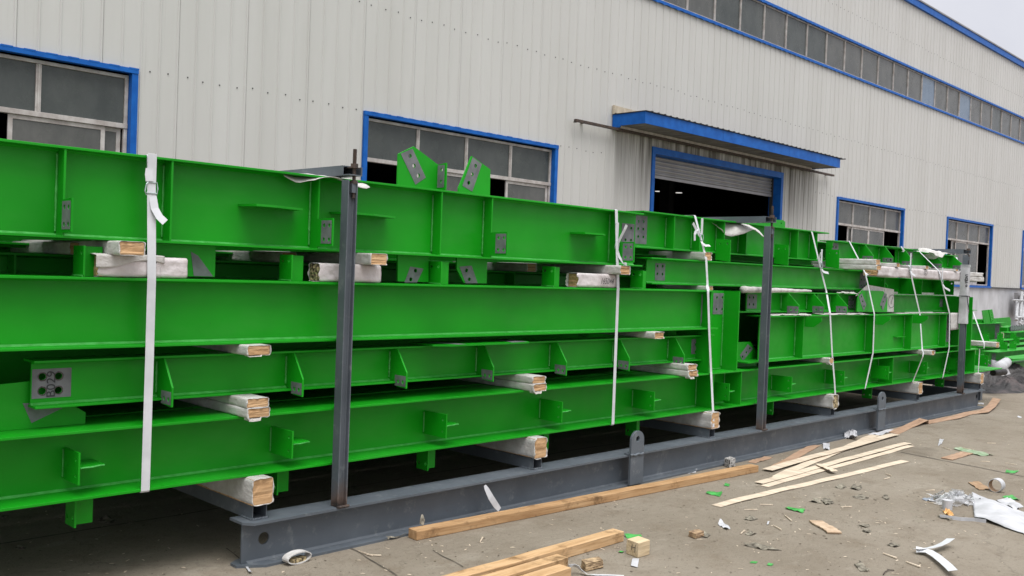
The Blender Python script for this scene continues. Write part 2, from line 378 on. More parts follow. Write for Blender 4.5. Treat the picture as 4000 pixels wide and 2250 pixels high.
tag(jm.build('ground_joints', JOINT, loc=(0, 0, 0)), kind='structure')

# ------------------------------------------------------------------ the factory hall
YW = 13.7; XB0, XB1 = -5., 78.
ZE = 11.62
hall = empty('factory_hall', (0, YW, 0), 'long factory hall clad in off-white ribbed sheet with blue window trims behind the green beams', 'building')
WINS = [(.90, 5.94), (10.08, 15.13), (28.42, 33.55), (37.70, 42.80), (46.95, 52.05), (56.2, 61.3)]
ZS0, ZS1 = 1.70, 4.30
DX0, DX1, DZ1 = 18.58, 24.88, 4.70
CZ0, CZ1 = 8.20, 9.33
openings = [(a, b, ZS0, ZS1) for a, b in WINS] + [(DX0, DX1, 0, DZ1), (XB0, XB1, CZ0, CZ1)]
# cladding profile: flat pans, pressed ribs, an open lap seam every fourth rib
prof = [(XB0, 0.)]
k = 0; x = 4.323-.2845*32
PITCH = .2845
while x < XB1-.2:
    if x > XB0+.1:
        j = random.uniform(-.006, .006); h = random.uniform(.012, .016)
        if k % 4 == 0:
            prof += [(x-.030+j, 0), (x-.022+j, -h), (x+.000+j, -h), (x+.005+j, .005), (x+.011+j, .005), (x+.013+j, -.005), (x+.03+j, 0)]
        else:
            prof += [(x-.016+j, 0), (x-.007+j, -h), (x+.009+j, -h), (x+.018+j, 0)]
    x += PITCH; k += 1
prof.append((XB1, 0.))
cuts = sorted({v for o in openings for v in o[:2]})
P2 = [prof[0]]
for (xa, ya), (xb, yb) in zip(prof, prof[1:]):
    for cx_ in cuts:
        if xa < cx_ < xb: P2.append((cx_, ya+(yb-ya)*(cx_-xa)/(xb-xa)))
    P2.append((xb, yb))
cl = MB()
for (xa, ya), (xb, yb) in zip(P2, P2[1:]):
    xm = (xa+xb)/2; zc = 1.66
    for (o0, o1, z0, z1) in sorted([o for o in openings if o[0] < xm < o[1]], key=lambda o: o[2]):
        if z0 > zc: cl.add([(xa, YW+ya, zc), (xb, YW+yb, zc), (xb, YW+yb, z0), (xa, YW+ya, z0)], [(0, 1, 2, 3)])
        zc = max(zc, z1)
    cl.add([(xa, YW+ya, zc), (xb, YW+yb, zc), (xb, YW+yb, ZE), (xa, YW+ya, ZE)], [(0, 1, 2, 3)])
# screw heads in their rows
def screw(x, z): cl.box(x-.0085, x+.0085, YW-.010, YW-.001, z-.0085, z+.0085, 1)
x = 4.323-.2845*32+.13
while x < 60:
    for zr in (4.35, 6.2, 7.6, 10.2):
        if (zr == 4.35 and any(a-.1 < x < b+.1 for a, b in WINS+[(16.9, 26.7)])) or x < 2: continue
        if zr == 7.6 and x > 12: continue
        screw(x+random.uniform(-.03, .03), zr+random.uniform(-.025, .025))
    x += PITCH
cl.build('cladding', [CLAD, DKMETAL], hall)
# shell behind: back wall, ceiling and floor of the dark workshop
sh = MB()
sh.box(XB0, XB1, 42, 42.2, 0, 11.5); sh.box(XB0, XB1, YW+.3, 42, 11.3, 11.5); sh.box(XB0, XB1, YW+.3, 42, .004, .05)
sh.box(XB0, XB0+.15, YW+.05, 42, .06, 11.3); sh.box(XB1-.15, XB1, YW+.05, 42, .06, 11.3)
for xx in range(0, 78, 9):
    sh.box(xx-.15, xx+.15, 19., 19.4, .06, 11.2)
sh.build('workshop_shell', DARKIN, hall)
tr = MB(); tr.box(XB0-.05, XB1+.05, YW-.09, YW+.12, ZE-.13, ZE+.10)
xx = XB0
while xx < XB1: tr.box(xx, xx+.02, YW-.094, YW-.088, ZE-.13, ZE+.10); xx += 3.0
tr.build('eave_trim', BLUE, hall)
rf = MB(); rf.add([(XB0-.1, YW-.12, ZE+.115), (XB1+.1, YW-.12, ZE+.115), (XB1+.1, 28, ZE+1.6), (XB0-.1, 28, ZE+1.6), (XB0-.1, 42.4, ZE+.2), (XB1+.1, 42.4, ZE+.2)], [(0, 1, 2, 3), (3, 2, 5, 4)])
rf.build('roof', SHUT, hall, solid=.05)
for z0, z1, nm in ((CZ0-.02, CZ0+.045, 0), (CZ1-.045, CZ1+.02, 1)):
    t = MB(); t.box(XB0, XB1, YW-.055, YW+.1, z0, z1)
    x = XB0+.1
    while x < XB1:      # wavy lip where the flashing bends over each rib
        t.box(x, x+.13, YW-.06, YW-.05, z0-.010-random.uniform(0, .008), z0+.02); x += PITCH
    t.build('strip_trim', BLUE, hall)
# clerestory: one window per bay
x = 19.828-1.2415*18; i = 0
while x < XB1-1.3:
    w = MB(); w.box(x-.03, x+.03, YW+.0, YW+.07, CZ0+.05, CZ1-.05)
    w.box(x+.03, x+1.2115, YW+.01, YW+.06, CZ0+.05, CZ0+.09); w.box(x+.03, x+1.2115, YW+.01, YW+.06, CZ1-.09, CZ1-.05)
    w.box(x-.006, x+.006, YW-.01, YW+.0, CZ0+.05, CZ1-.05)
    cw = w.build('clerestory_window', ALU, hall)
    p = MB(); p.box(x+.03, x+1.2115, YW+.03, YW+.036, CZ0+.09, CZ1-.09)
    blue_ = abs(x-34.63) < .4 or abs(x-38.33) < .4
    po = p.build('pane', GLASSB if blue_ else (GLASS2 if x > 28 and i % 3 else random.choice([GLASS, GLASS2])), cw)
    if blue_: po['label'] = 'bluish cleaner pane'
    x += 1.2415; i += 1
# side windows
def side_window(a, b, sashes, t_w=.085):
    z0, z1 = ZS0, ZS1; zt = 3.50
    t = MB()
    t.box(a-t_w*.5, b+t_w*.5, YW-.055, YW+.06, z1-.035, z1+.035)
    t.box(a-t_w*.5, a+.05, YW-.045, YW+.14, z0, z1-.037); t.box(b-.05, b+t_w*.5, YW-.045, YW+.14, z0, z1-.037)
    t.box(a-t_w*.5, b+t_w*.5, YW-.075, YW+.1, z0-.05, z0+.03)
    xx = a+.1
    while xx < b: t.box(xx, xx+.15, YW-.058, YW-.05, z1+.02, z1+.038+random.uniform(0, .006)); xx += PITCH
    wn = t.build('window', BLUE, hall)
    f = MB(); yi0, yi1 = YW+.06, YW+.12; a2, b2 = a+.055, b-.055
    f.box(a2, b2, yi0-.01, yi1+.02, zt-.035, zt+.035)
    f.box(a2, a2+.05, yi0, yi1, z0+.04, z1-.06); f.box(b2-.05, b2, yi0, yi1, z0+.04, z1-.06)
    f.box(a2+.05, b2-.05, yi0, yi1, z1-.11, z1-.062); f.box(a2+.05, b2-.05, yi0, yi1+.03, z0+.04, z0+.09)
    cs = [a2+(b2-a2)*q/4 for q in range(5)]
    for q in (1, 2, 3):
        f.box(cs[q]-.036, cs[q]+.036, yi0+.005, yi1, zt+.036, z1-.112); f.box(cs[q]-.012, cs[q]+.012, yi0-.008, yi0+.004, zt+.036, z1-.112)
    f.build('frame', ALU, wn, bevel=.004)
    for q in range(4):
        p = MB(); p.box(cs[q]+.037, cs[q+1]-.037, yi0+.03, yi0+.036, zt+.036, z1-.112)
        p.build('pane', GLASS if a < 20 else GLASS2, wn)
    for (u0, u1, dy) in sashes:
        s = MB(); x0 = a2+(b2-a2)*u0; x1 = a2+(b2-a2)*u1; y = yi0+.02+dy; zA, zB = z0+.095, zt-.037
        s.box(x0, x0+.06, y, y+.03, zA, zB); s.box(x1-.06, x1, y, y+.03, zA, zB)
        s.box(x0+.06, x1-.06, y, y+.03, zA, zA+.06); s.box(x0+.06, x1-.06, y, y+.03, zB-.06, zB)
        s.build('sash', ALU, wn, bevel=.003)
        p = MB(); p.box(x0+.06, x1-.06, y+.012, y+.018, zA+.06, zB-.06); p.build('pane', GLASS2, wn)
side_window(*WINS[0], [(0., .25, 0), (.675, .937, 0), (.74, .985, .035)])
side_window(*WINS[1], [(.25, .5, 0), (.73, .985, 0)])
side_window(*WINS[2], [(.245, .5, 0), (.5, .745, 0), (.2, .44, .035)])
side_window(*WINS[3], [(.235, .48, 0), (.5, .745, 0), (.17, .4, .035), (.53, .775, .035)])
side_window(*WINS[4], [(.0, .25, 0), (.5, .75, 0)]); side_window(*WINS[5], [(.25, .5, 0), (.75, 1., 0)])
# plinth wall below the cladding, drip flashing, panel joints
p = MB()
for a, b in ((XB0, DX0-.05), (DX1+.05, XB1)):
    xs = a; p = MB()
    while xs < b:
        xe = min(xs+3.2, b); p.box(xs+.006, xe-.006, YW+.02, YW+.2, 0, 1.655); xs = xe
    p.build('plinth_wall', PLINTH, hall)
p = MB()
for a, b in ((XB0, DX0-.05), (DX1+.05, XB1)): p.box(a, b, YW-.06, YW+.05, 1.655, 1.695)
p.build('drip_flashing', DKMETAL, hall)
# roller door: frame with deep reveal, shutter, track
df = MB()
df.box(DX0-.02, DX0+.10, YW-.045, YW+.34, 0, DZ1+.03); df.box(DX1-.10, DX1+.02, YW-.045, YW+.34, 0, DZ1+.03)
df.box(DX0+.10, DX1-.10, YW-.044, YW+.34, DZ1-.13, DZ1+.028)
dr = df.build('roller_door', BLUE, hall)
s = MB(); z = 4.03; vs_ = []; n = 0
s.box(DX0+.12, DX1-.12, YW+.235, YW+.275, 4.03, 4.10)
prof_z = []
z = 4.10
while z < 4.6:
    for q in range(6):
        a = math.pi*q/5; prof_z.append((z+.094*q/5.5, YW+.27-.034*math.sin(a)))
    z += .098
vs_ = []
for zz, yy in prof_z: vs_ += [(DX0+.1, yy, zz), (DX1-.1, yy, zz)]
s.add(vs_, [(2*i, 2*i+1, 2*i+3, 2*i+2) for i in range(len(prof_z)-1)])
s.build('shutter', SHUT, dr)
t = MB(); t.box(DX1-.13, DX1-.10, YW+.2, YW+.3, 0, 4.58); t.box(DX0+.10, DX0+.13, YW+.2, YW+.3, 0, 4.58); t.build('guide_rail', DKMETAL, dr)
# canopy over the door
CX0, CX1, CY = 17.006, 26.545, 12.757
cp = MB()      # ribbed dark roof sheet
xs = CX0-.02
while xs < CX1:
    w = .2
    wob = random.uniform(-.012, .012)
    cp.box(xs, xs+w, CY-.03+wob, YW-.03, 5.268, 5.282); cp.box(xs+w, xs+w+.045, CY-.045+wob, YW-.03, 5.268, 5.294); xs += .245
can = cp.build('canopy', DKMETAL, hall)
f = MB()
for a, b in ((CX0, CX0+3.2), (CX0+3.2, CX0+6.5), (CX0+6.5, CX1)):
    f.box(a+.002, b-.002, CY, CY+.03, 5.0, 5.262)
f.box(CX0, CX0+.03, CY+.032, CY+.70, 5.0, 5.262); f.box(CX0-.004, CX0+.03, CY+.70, YW-.02, 4.965, 5.262); f.box(CX1-.03, CX1, CY+.032, YW-.02, 5.0, 5.262)
f.build('fascia', BLUE, can)
f = MB(); xs = CX0+.032
while xs < CX1-.1: f.box(xs, min(xs+.19, CX1-.032), CY+.033, YW-.03, 5.012, 5.03); f.box(xs+.19, min(xs+.2, CX1-.032), CY+.033, YW-.03, 5.02, 5.03); xs += .2
f.build('soffit', SOFFIT, can)
f = MB(); f.box(CX0+.05, CX1-.3, YW-.22, YW-.17, 4.955, 5.008); f.build('soffit_edge', ALU, can)
t = MB(); t.box(15.55, 27.75, YW-.20, YW-.12, 4.90, 4.952); t.box(15.55, 15.62, YW-.22, YW-.1, 4.885, 4.9)
for xx in (15.9, 17.2, 20, 23, 26, 27.5): t.box(xx, xx+.05, YW-.12, YW-.0, 4.91, 4.945)
t.build('sliding_rail', RUSTY, hall)
t = MB()
for q in range(3): t.box(17.0+q*.32, 17.31+q*.32, YW-.07, YW-.025, 5.31, 5.475-.004*q)
t.box(16.985, 17.0, YW-.08, YW-.02, 5.28, 5.48)
t.build('insulation_strip', TAN, hall)
# lamps hanging inside the hall, seen through the door
for q, nm in ((Z7(797, 855), 'leftmost and lowest lit high-bay lamp seen through the roller door'), (Z7(880, 835), 'middle and highest lit high-bay lamp seen through the roller door'), (Z7(970, 867), 'rightmost lit high-bay lamp seen through the roller door')):
    P = pZ(q, 7.0); hl = empty('high_bay_lamp', P, nm, 'ceiling lamp', 'lit lamps under the workshop roof')
    b = MB(); b.tube([P+Vector((0, 0, .03)), P+Vector((0, 0, .4))], [.25, .10], 16); b.tube([P+Vector((0, 0, .4)), (P.x, P.y, 11.3)], .03, 6); b.build('lamp_housing', DKMETAL, hl)
    b = MB(); b.tube([P, P+Vector((0, 0, .025))], .21, 16); b.build('diffuser', LAMP, hl)

# ------------------------------------------------------------------ transport skid: two I-beams, cross tubes, posts and clamp bars
SY = 4.34; SZ = .245; SX0, SX1 = 2.56, 13.62; YB = 6.62
skid = empty('transport_skid', (SX0, SY+.09, 0), 'grey painted steel skid frame with upright posts carrying the green beams', 'skid')
def skid_beam(yf, x0, x1):
    w = .18; yc = yf+w/2; b = MB()
    # chamfered bottom flange end, web with a lifting hole at each end
    b.plate(fXY(.007), [(x0-.03, yc-.01), (x0-.03, yc+.05), (x0+.03, yf+w), (x1, yf+w), (x1, yf+.03), (x1-.04, yf), (x0+.1, yf), (x0+.02, yc-.04)], t=.014)
    b.plate(fXY(SZ-.007), [(x0-.02, yc-.04), (x0-.02, yf+w), (x1-.02, yf+w), (x1-.02, yf), (x0+.02, yf)], t=.014)
    b.plate(fXZ(yc), [(x0, .015), (x1-.06, .015), (x1-.02, .06), (x1-.02, SZ-.015), (x0, SZ-.015)], [(x0+.13, .13, .033), (x1-.09, .15, .03)], t=.012, n=18)
    for z0, s in ((.014, 1), (SZ-.014, -1)):
        b.add([(x0+.03, yc-.006, z0), (x0+.03, yc-.016, z0), (x0+.03, yc-.006, z0+s*.012), (x1-.1, yc-.006, z0), (x1-.1, yc-.016, z0), (x1-.1, yc-.006, z0+s*.012)],
              [(0, 1, 2), (3, 5, 4), (0, 3, 4, 1), (1, 4, 5, 2), (2, 5, 3, 0)])
    return b.build('skid_beam', STEEL, skid)
skid_beam(SY, SX0, SX1); skid_beam(YB, SX0, SX1)
TIMX = [(Z5(98, 1090), 2.645)] 
TX = [2.645, pY(R5(510, 690), 4.4).x, pY(R3(235, 1410), 4.4).x, pY(R3(1600, 1190), 4.4).x, pY(R4(825, 885), 4.4).x, pY(R4(1525, 770), 4.4).x]
ST = .325
for x in TX:      # hollow square cross tubes
    t = MB(); a = .043; y0, y1 = 4.40, 6.78; w = .005; z0, z1 = SZ, ST-.004
    zc = (z0+z1)/2; b_ = (z1-z0)/2
    t.box(x-a, x+a, y0, y1, z0, z0+w); t.box(x-a, x+a, y0, y1, z1-w, z1); t.box(x-a, x-a+w, y0, y1, z0+w, z1-w); t.box(x+a-w, x+a, y0, y1, z0+w, z1-w)
    t.build('cross_tube', STEEL, skid)
    wl = MB()
    for sgn in (-1, 1):
        wl.tube([(x+sgn*(a+.003), y0+.0+.01*k, SZ+.003+.002*math.sin(k*2.1)) for k in range(12)], .006, 6)
    wl.tube([(x-a+.0075*k, y0-.003, SZ+.003+.002*math.sin(k*2.3)) for k in range(13)], .006, 6)
    wl.build('weld_bead', STEEL, skid)
e = MB(); e.box(SX1-.16, SX1-.06, SY+.182, YB-.002, .05, SZ-.02); e.box(SX1-.02, SX1+.055, 4.40, 4.52, .09, SZ+.0); e.box(SX1-.025, SX1+.06, 4.40, 6.7, SZ+.002, SZ+.012)
e.build('end_crosspiece', STEEL, skid)
# lifting lugs
for x0, x1 in ((5.745, 5.905), (10.15, 10.335)):
    xc = (x0+x1)/2; w = (x1-x0)/2; zc = .352; o = [(xc-w*1.02, .016), (xc+w*1.02, .016), (xc+w, SZ+.01), (xc+w*.98, zc)]
    o += [(xc+w*.98*math.cos(a), zc+w*.9*math.sin(a)) for a in [math.pi*k/14 for k in range(1, 14)]] + [(xc-w*.98, zc), (xc-w, SZ+.01)]
    l = MB(); l.plate(fXZ(SY-.014), o, [(xc, zc+.01, .022)], t=.02, n=18)
    l.tube([(xc-w-.01+.02*k*w/.08, SY-.027, SZ+.0+.004*math.sin(k*1.7)) for k in range(9)], .010, 6)
    l.box(xc-w-.015, xc+w+.015, SY-.003, SY+.03, SZ+.001, SZ+.012)
    l.build('lifting_lug', STEEL, skid, bevel=.002)
# posts
POSTS = [(3.133, 2.075, 2.10, 4.98), (7.760, 2.095, 2.13, 4.78), (12.761, 2.03, 2.045, 5.45)]
for i, (px, pz, bz, yb) in enumerate(POSTS):
    p = MB(); a = .0325; y0, y1 = 4.345, 4.410; z0 = SZ+.001
    p.box(px-a, px-a+.007, y0, y1, z0, pz); p.box(px+a-.007, px+a, y0, y1, z0, pz); p.box(px-a+.007, px+a-.007, 4.377, 4.383, z0, pz-.004)
    for sx_ in (-1, 1):     # root fillets
        xx = px+sx_*(a-.007)
        p.add([(xx, 4.377, z0), (xx, 4.369, z0), (xx-sx_*.008, 4.377, z0), (xx, 4.377, pz-.005), (xx, 4.369, pz-.005), (xx-sx_*.008, 4.377, pz-.005)], [(0, 1, 2), (3, 5, 4), (0, 3, 4, 1), (1, 4, 5, 2), (2, 5, 3, 0)])
    po = p.build('post', POST, skid, bevel=.0015)
    w = MB()
    for q in range(16): 
        aa = random.random(); w.tube([(px-a+2*a*aa, 4.34-.004, z0+.003), (px-a+2*a*aa+.012, 4.34-.003, z0+.004)], random.uniform(.004, .009), 5)
    w.tube([(px-a-.005+.0093*k, 4.337+.004*math.sin(k*2), z0+.003) for k in range(9)], .008, 6)
    w.build('weld_bead', RUSTY, po)
    rx = px+.017; r = MB()
    up_ = .15 if i < 2 else .02
    r.tube([(rx, 4.363, pz-.10), (rx, 4.363, bz+up_)], .010, 8)
    for k in range(int((.15)/.007) if i < 2 else 0): r.tube([(rx, 4.363, bz+.06+k*.0042), (rx, 4.363, bz+.0615+k*.0042)], .0118, 8)
    ro = r.build('threaded_rod', RUSTY, po)
    n = MB(); n.tube([(rx, 4.363, bz+.048), (rx, 4.363, bz+.068)], .022, 6); n.box(rx-.026, rx+.026, 4.342, 4.392, bz+.0425, bz+.0475); n.tube([(rx, 4.363, pz-.02), (rx, 4.363, pz+.0)], .022, 6)
    n.build('nut', RUSTY, po)
    n = MB(); n.box(rx-.020, rx+.007, 4.350, 4.376, pz-.07, pz-.018); n.build('rod_bracket', STEEL, po)
    cb = MB()   # channel-section clamp bar running across the load
    xa, xb_ = px-.035, px+.055
    cb.box(xa, xb_, 4.34, 6.8, bz, bz+.006); cb.box(xa, xa+.006, 4.40, 6.8, bz+.006, bz+.05); cb.box(xa, xb_, 4.40, 6.8, bz+.05, bz+.056); cb.box(xb_-.006, xb_, 4.34, 6.8, bz+.006, bz+.05)
    cb.build('clamp_bar', STEEL, skid)

# ------------------------------------------------------------------ green steel beams
BEAMGRP = 'green steel beams strapped on the skid'
HOLE = .0115
def ibeam(label, x0, x1, z0, z1, yf, bf, tf=.012, tw=.009, top=None, bot=None, patches=(), group=BEAMGRP, name='steel_beam'):
    yw = yf+bf/2; rt = empty(name, (x0, yw, z0), label, 'steel beam', group)
    rt['yw'] = yw; rt['x0'] = x0; rt['z0'] = z0; rt['z1'] = z1; rt['tf'] = tf; rt['tw'] = tw; rt['yf'] = yf
    for (a, b), za, zb in ((top or (x0, x1), z1-tf, z1), (bot or (x0, x1), z0, z0+tf)):
        f = MB(); f.box(a, b, yf, yf+bf, za, zb); f.build('flange', GREEN, rt, bevel=.0015)
    w = MB(); holes = [h for p in patches for h in p[4]]
    w.plate(fXZ(yw), [(x0, z0+tf), (x1, z0+tf), (x1, z1-tf), (x0, z1-tf)], holes, t=tw)
    a, b = yw-tw/2, yw-tw/2-.011
    for zc, s in ((z0+tf, 1), (z1-tf, -1)):
        w.add([(x0, a, zc), (x0, b, zc), (x0, a, zc+s*.010), (x1, a, zc), (x1, b, zc), (x1, a, zc+s*.010)], [(0, 1, 2), (3, 5, 4), (0, 3, 4, 1), (1, 4, 5, 2), (2, 5, 3, 0)])
    for f_ in range(len(w.m)-10, len(w.m)-5): w.m[f_] = 1  # bottom fillet gets the painted highlight colour
    wo = w.build('web', [GREEN, WELD_SHINE], rt)
    for (xa, xb, za, zb, hs_) in patches:
        p = MB(); p.plate(fXZ(yw-tw/2-.0013), [(xa, za), (xb, za), (xb, zb), (xa, zb)], hs_, t=.0015); p.build('bolt_patch', PRIMER, wo)
    return rt
def weldline(rt, pts):
    w = MB(); w.tube(pts, .0055, 5); return w
def ystiff(rt, x, poly, holes=(), patch=None, name='stiffener', t=.010, weld=True, side=-1):
    """plate across the beam (normal along the beam); poly in (y,z)"""
    p = MB(); p.plate(fYZ(x), poly, holes, t=t)
    yw = rt['yw']-rt['tw']/2
    if weld:
        zs = [z for y, z in poly if abs(y-yw) < .03]
        if len(zs) > 1:
            za, zb = min(zs)+.02, max(zs)-.02; n = 22
            p.tube([(x-t/2-.003, yw-.004+random.uniform(-.001, .001), za+(zb-za)*k/n) for k in range(n+1)], [.006+random.uniform(-.0015, .0015) for k in range(n+1)], 5, 1)
    o = p.build(name, [GREEN, WELD_SHINE], rt, bevel=0)
    if patch:
        q = MB(); q.plate(fYZ(x-t/2-.0013), patch, holes, t=.0015); q.build('bolt_patch', PRIMER, o)
    return o
def full_stiff(rt, x, y1=None, **k):
    yw = rt['yw']-rt['tw']/2; y1 = y1 or rt['yf']+.004
    return ystiff(rt, x, [(yw, rt['z0']+rt['tf']), (y1, rt['z0']+rt['tf']), (y1, rt['z1']-rt['tf']), (yw, rt['z1']-rt['tf'])], **k)
def xzplate(rt, y, poly, holes=(), patches=(), name='gusset_plate', t=.012):
    p = MB(); p.plate(fXZ(y), poly, holes, t=t); o = p.build(name, GREEN, rt)
    for pp in patches:
        hs_ = [h for h in holes if inside(h, pp)]
        q = MB(); q.plate(fXZ(y-t/2-.0013), pp, hs_, t=.0015); q.build('bolt_patch', PRIMER, o)
    return o
def inside(h, poly):
    x, y = h[:2]; c = False
    for i in range(len(poly)):
        (xa, ya), (xb, yb) = poly[i], poly[i-1]
        if (ya > y) != (yb > y) and x < (xb-xa)*(y-ya)/(yb-ya)+xa: c = not c
    return c
def rect(x0, x1, z0, z1): return [(x0, z0), (x1, z0), (x1, z1), (x0, z1)]
def uv(P): return (P.x, P.z)
def holes_at(fn, pts, Y, r=HOLE): return [(pY(fn(*p), Y).x, pY(fn(*p), Y).z, r) for p in pts]
def cleat(rt, x, yw, yt, za, zb, fin=.13, dy=.0):
    """web cleat: upright plate with two bolt holes near its tip and a level fin on the far side"""
    zc = (za+zb)/2; p = MB()
    p.plate(fYZ(x), [(yw, za), (yt, za), (yt, zb), (yw, zb)], [(yt+.032, za+.038, .009), (yt+.032, zb-.038, .009)], t=.009)
    p.tube([(x-.007, yw-.004, za+.01+.0*k+(zb-za-.02)*k/10) for k in range(11)], .005, 5, 1)
    p.plate(fXY(zc), [(x+.005, yw), (x+.005, yt+.01), (x+fin, yt+.03), (x+fin, yt+.06), (x+fin, yw)], t=.009)
    p.tube([(x+.008+(fin-.012)*k/10, yt+.008+.02*k/10, zc+.001*math.sin(k)) for k in range(11)], .005, 5, 1)
    return p.build('cleat', [GREEN, WELD_SHINE], rt)
def stub(rt, x, yc, z0, z1, hy=.06, fin=.10, down=False):
    """short T-shaped cleat standing on (or hanging under) a flange"""
    p = MB(); zh = z0+.022 if down else z1-.03
    zh = z0+.04 if down else z1-.032
    p.plate(fYZ(x), [(yc-hy, z0), (yc+hy, z0), (yc+hy, z1), (yc-hy, z1)], [(yc-.034, zh, .011), (yc+.034, zh, .011)], t=.009)
    p.box(x+.005, x+fin, yc-.014 if not down else yc-.005, yc-.004 if not down else yc+.005, z0+.001, z1-.002)
    zz = z1 if down else z0
    p.tube([(x-.006, yc-hy+2*hy*k/8, zz+(-.004 if down else .004)) for k in range(9)], .006, 5, 1)
    return p.build('cleat', [GREEN, WELD_SHINE], rt)

# ---- left stack, from the top: beam with brace node
YF1 = 4.50
L1 = ibeam('topmost left green beam with two angled bolt plates standing on top', .2, 6.03, 1.675, 2.095, YF1, .18,
           top=(.2, 6.035), bot=(.2, 6.04), patches=[(pY(Z6(1210, 400), 4.59).x, 6.026, pY(Z6(1210, 472), 4.59).z, pY(Z6(1210, 330), 4.59).z, holes_at(Z6, [(1240, 366), (1282, 370), (1238, 458), (1280, 461)], 4.59, .0125))])
yw1 = L1['yw']-.0045
for x, e in ((.30, 4.40), (1.647, 4.405), (3.02, 4.36), (4.376, 4.354), (5.717, 4.34)):
    zt, zb = 1.856, 1.703
    hs_ = [(y, z, .0115) for y in (e+.028, e+.078) for z in (zb+.035, zt-.04)]
    if x < .5: continue
    ystiff(L1, x, [(yw1, 1.687), (YF1+.006, 1.687), (YF1+.006, zb-.004), (e, zb), (e, zt), (YF1+.008, zt-.004), (YF1+.006, 2.083), (yw1, 2.083)], hs_, rect(e+.008, e+.105, zb+.012, zt-.012), name='stiffener')
full_stiff(L1, 2.158); full_stiff(L1, 3.93)
for i, (q, Zf) in enumerate((((55, 190, 335, 540), Z4), ((748, 880, 1090, 1240), Z4), ((818, 920, 1010, 1108), Z6))):
    xs = [pY(Zf(q[0], 585), 4.59).x, pY(Zf(q[1], 580), 4.44).x, pY(Zf(q[2], 580), 4.42).x, pY(Zf(q[3], 625), 4.5).x]
    if i == 2: xs = [pY(Z6(818, 420), 4.59).x, pY(Z6(930, 410), 4.44).x, pY(Z6(1075, 415), 4.42).x, pY(Z6(1106, 440), 4.47).x]
    p = MB(); p.plate(fXY(1.897), [(xs[0], yw1), (xs[0], 4.575), (xs[1], 4.43), (xs[2], 4.42), (xs[3], 4.49), (xs[3], yw1)], t=.012); p.build('brace_fin', GREEN, L1)
def nodeplates():
    A = [uv(pY(X6(*q), 4.59)) for q in [(25, 235), (370, 70), (905, 475), (885, 1000), (5, 905)]]; A[3] = (A[3][0], 2.096); A[4] = (A[4][0], 2.096)
    hA = [(pY(X6(*q), 4.59).x, pY(X6(*q), 4.59).z, .0135) for q in [(278, 285), (367, 505), (465, 722)]]
    pA = [uv(pY(X6(*q), 4.59)) for q in [(70, 232), (335, 120), (632, 765), (400, 925)]]
    xzplate(L1, 4.59, A, hA, [pA])
    Bp = [uv(pY(X6(*q), 4.59)) for q in [(1665, 285), (2080, 585), (2070, 1145), (1370, 1060), (1372, 1000)]]; Bp[2] = (Bp[2][0], 2.096); Bp[3] = (Bp[3][0], 2.096)
    hB = [(pY(X6(*q), 4.59).x, pY(X6(*q), 4.59).z, .0135) for q in [(1742, 505), (1667, 695), (1593, 885)]]
    pB = [uv(pY(X6(*q), 4.59)) for q in [(1680, 310), (1885, 465), (1670, 1080), (1450, 950)]]
    xzplate(L1, 4.59, Bp, hB, [pB])
    ystiff(L1, 3.955, [(4.584, 2.097), (4.50, 2.097), (4.50, 2.268), (4.584, 2.258)], [(4.54, 2.225, .0115), (4.54, 2.15, .0115)], rect(4.513, 4.578, 2.113, 2.255), name='end_plate', weld=False)
    # their mirror image under the bottom flange
    A2 = [uv(pY(Z4(*q), 4.59)) for q in [(1258, 985), (1490, 1000), (1490, 1180), (1258, 1172)]]
    A2 = [(A2[0][0], 1.674), (A2[1][0], 1.674), (A2[2][0], 1.512), (A2[3][0], 1.512)]
    h2 = holes_at(Z4, [(1391, 1076), (1356, 1142)], 4.59, .0125)
    p2 = [uv(pY(Z4(*q), 4.59)) for q in [(1352, 1045), (1452, 1062), (1402, 1165), (1308, 1165)]]
    xzplate(L1, 4.59, A2, h2, [p2])
    B2_ = [(pY(Z4(1705, 1000), 4.59).x, 1.674), (pY(Z6(195, 620), 4.59).x, 1.674), (pY(Z6(190, 800), 4.59).x, 1.512), (pY(Z4(1758, 1180), 4.59).x, 1.512), (pY(Z4(1705, 1050), 4.59).x, 1.60)]
    h3 = holes_at(Z4, [(1776, 1075), (1797, 1141)], 4.59, .0125)
    p3 = [uv(pY(Z4(*q), 4.59)) for q in [(1722, 1046), (1815, 1038), (1860, 1170), (1770, 1172)]]
    xzplate(L1, 4.59, B2_, h3, [p3])
    x5 = pY(Z2(1600, 1000), 4.62).x; x4 = pY(Z2(1440, 1000), 4.62).x
    xzplate(L1, 4.59, [(x4-.25, 1.674), (x5, 1.674), (x5, 1.512), (x4-.1, 1.512)], [], [[(x4-.02, 1.64), (x4+.02, 1.62), (x5-.01, 1.515), (x4, 1.515)]])
nodeplates()

# ---- second beam: plain deep web, stub cleats on its top flange
YF3 = 4.45
xe = pY(Z6(1862, 920), 4.55).x
L3 = ibeam('second green beam from the top at left, plain web with stub cleats on top', .2, xe, 1.168, 1.500, YF3, .2, patches=[
    (pY(Z6(1812, 900), 4.55).x, xe-.005, 1.19, 1.465, holes_at(Z6, [(1826, 920), (1855, 925), (1822, 1035), (1855, 1036)], 4.55, .0125))], top=(.2, xe+.02), bot=(.2, xe+.03))
for x in (.65, 1.737, 2.847, 3.93, 4.995, 6.035): stub(L3, x, 4.545, 1.501, 1.645)

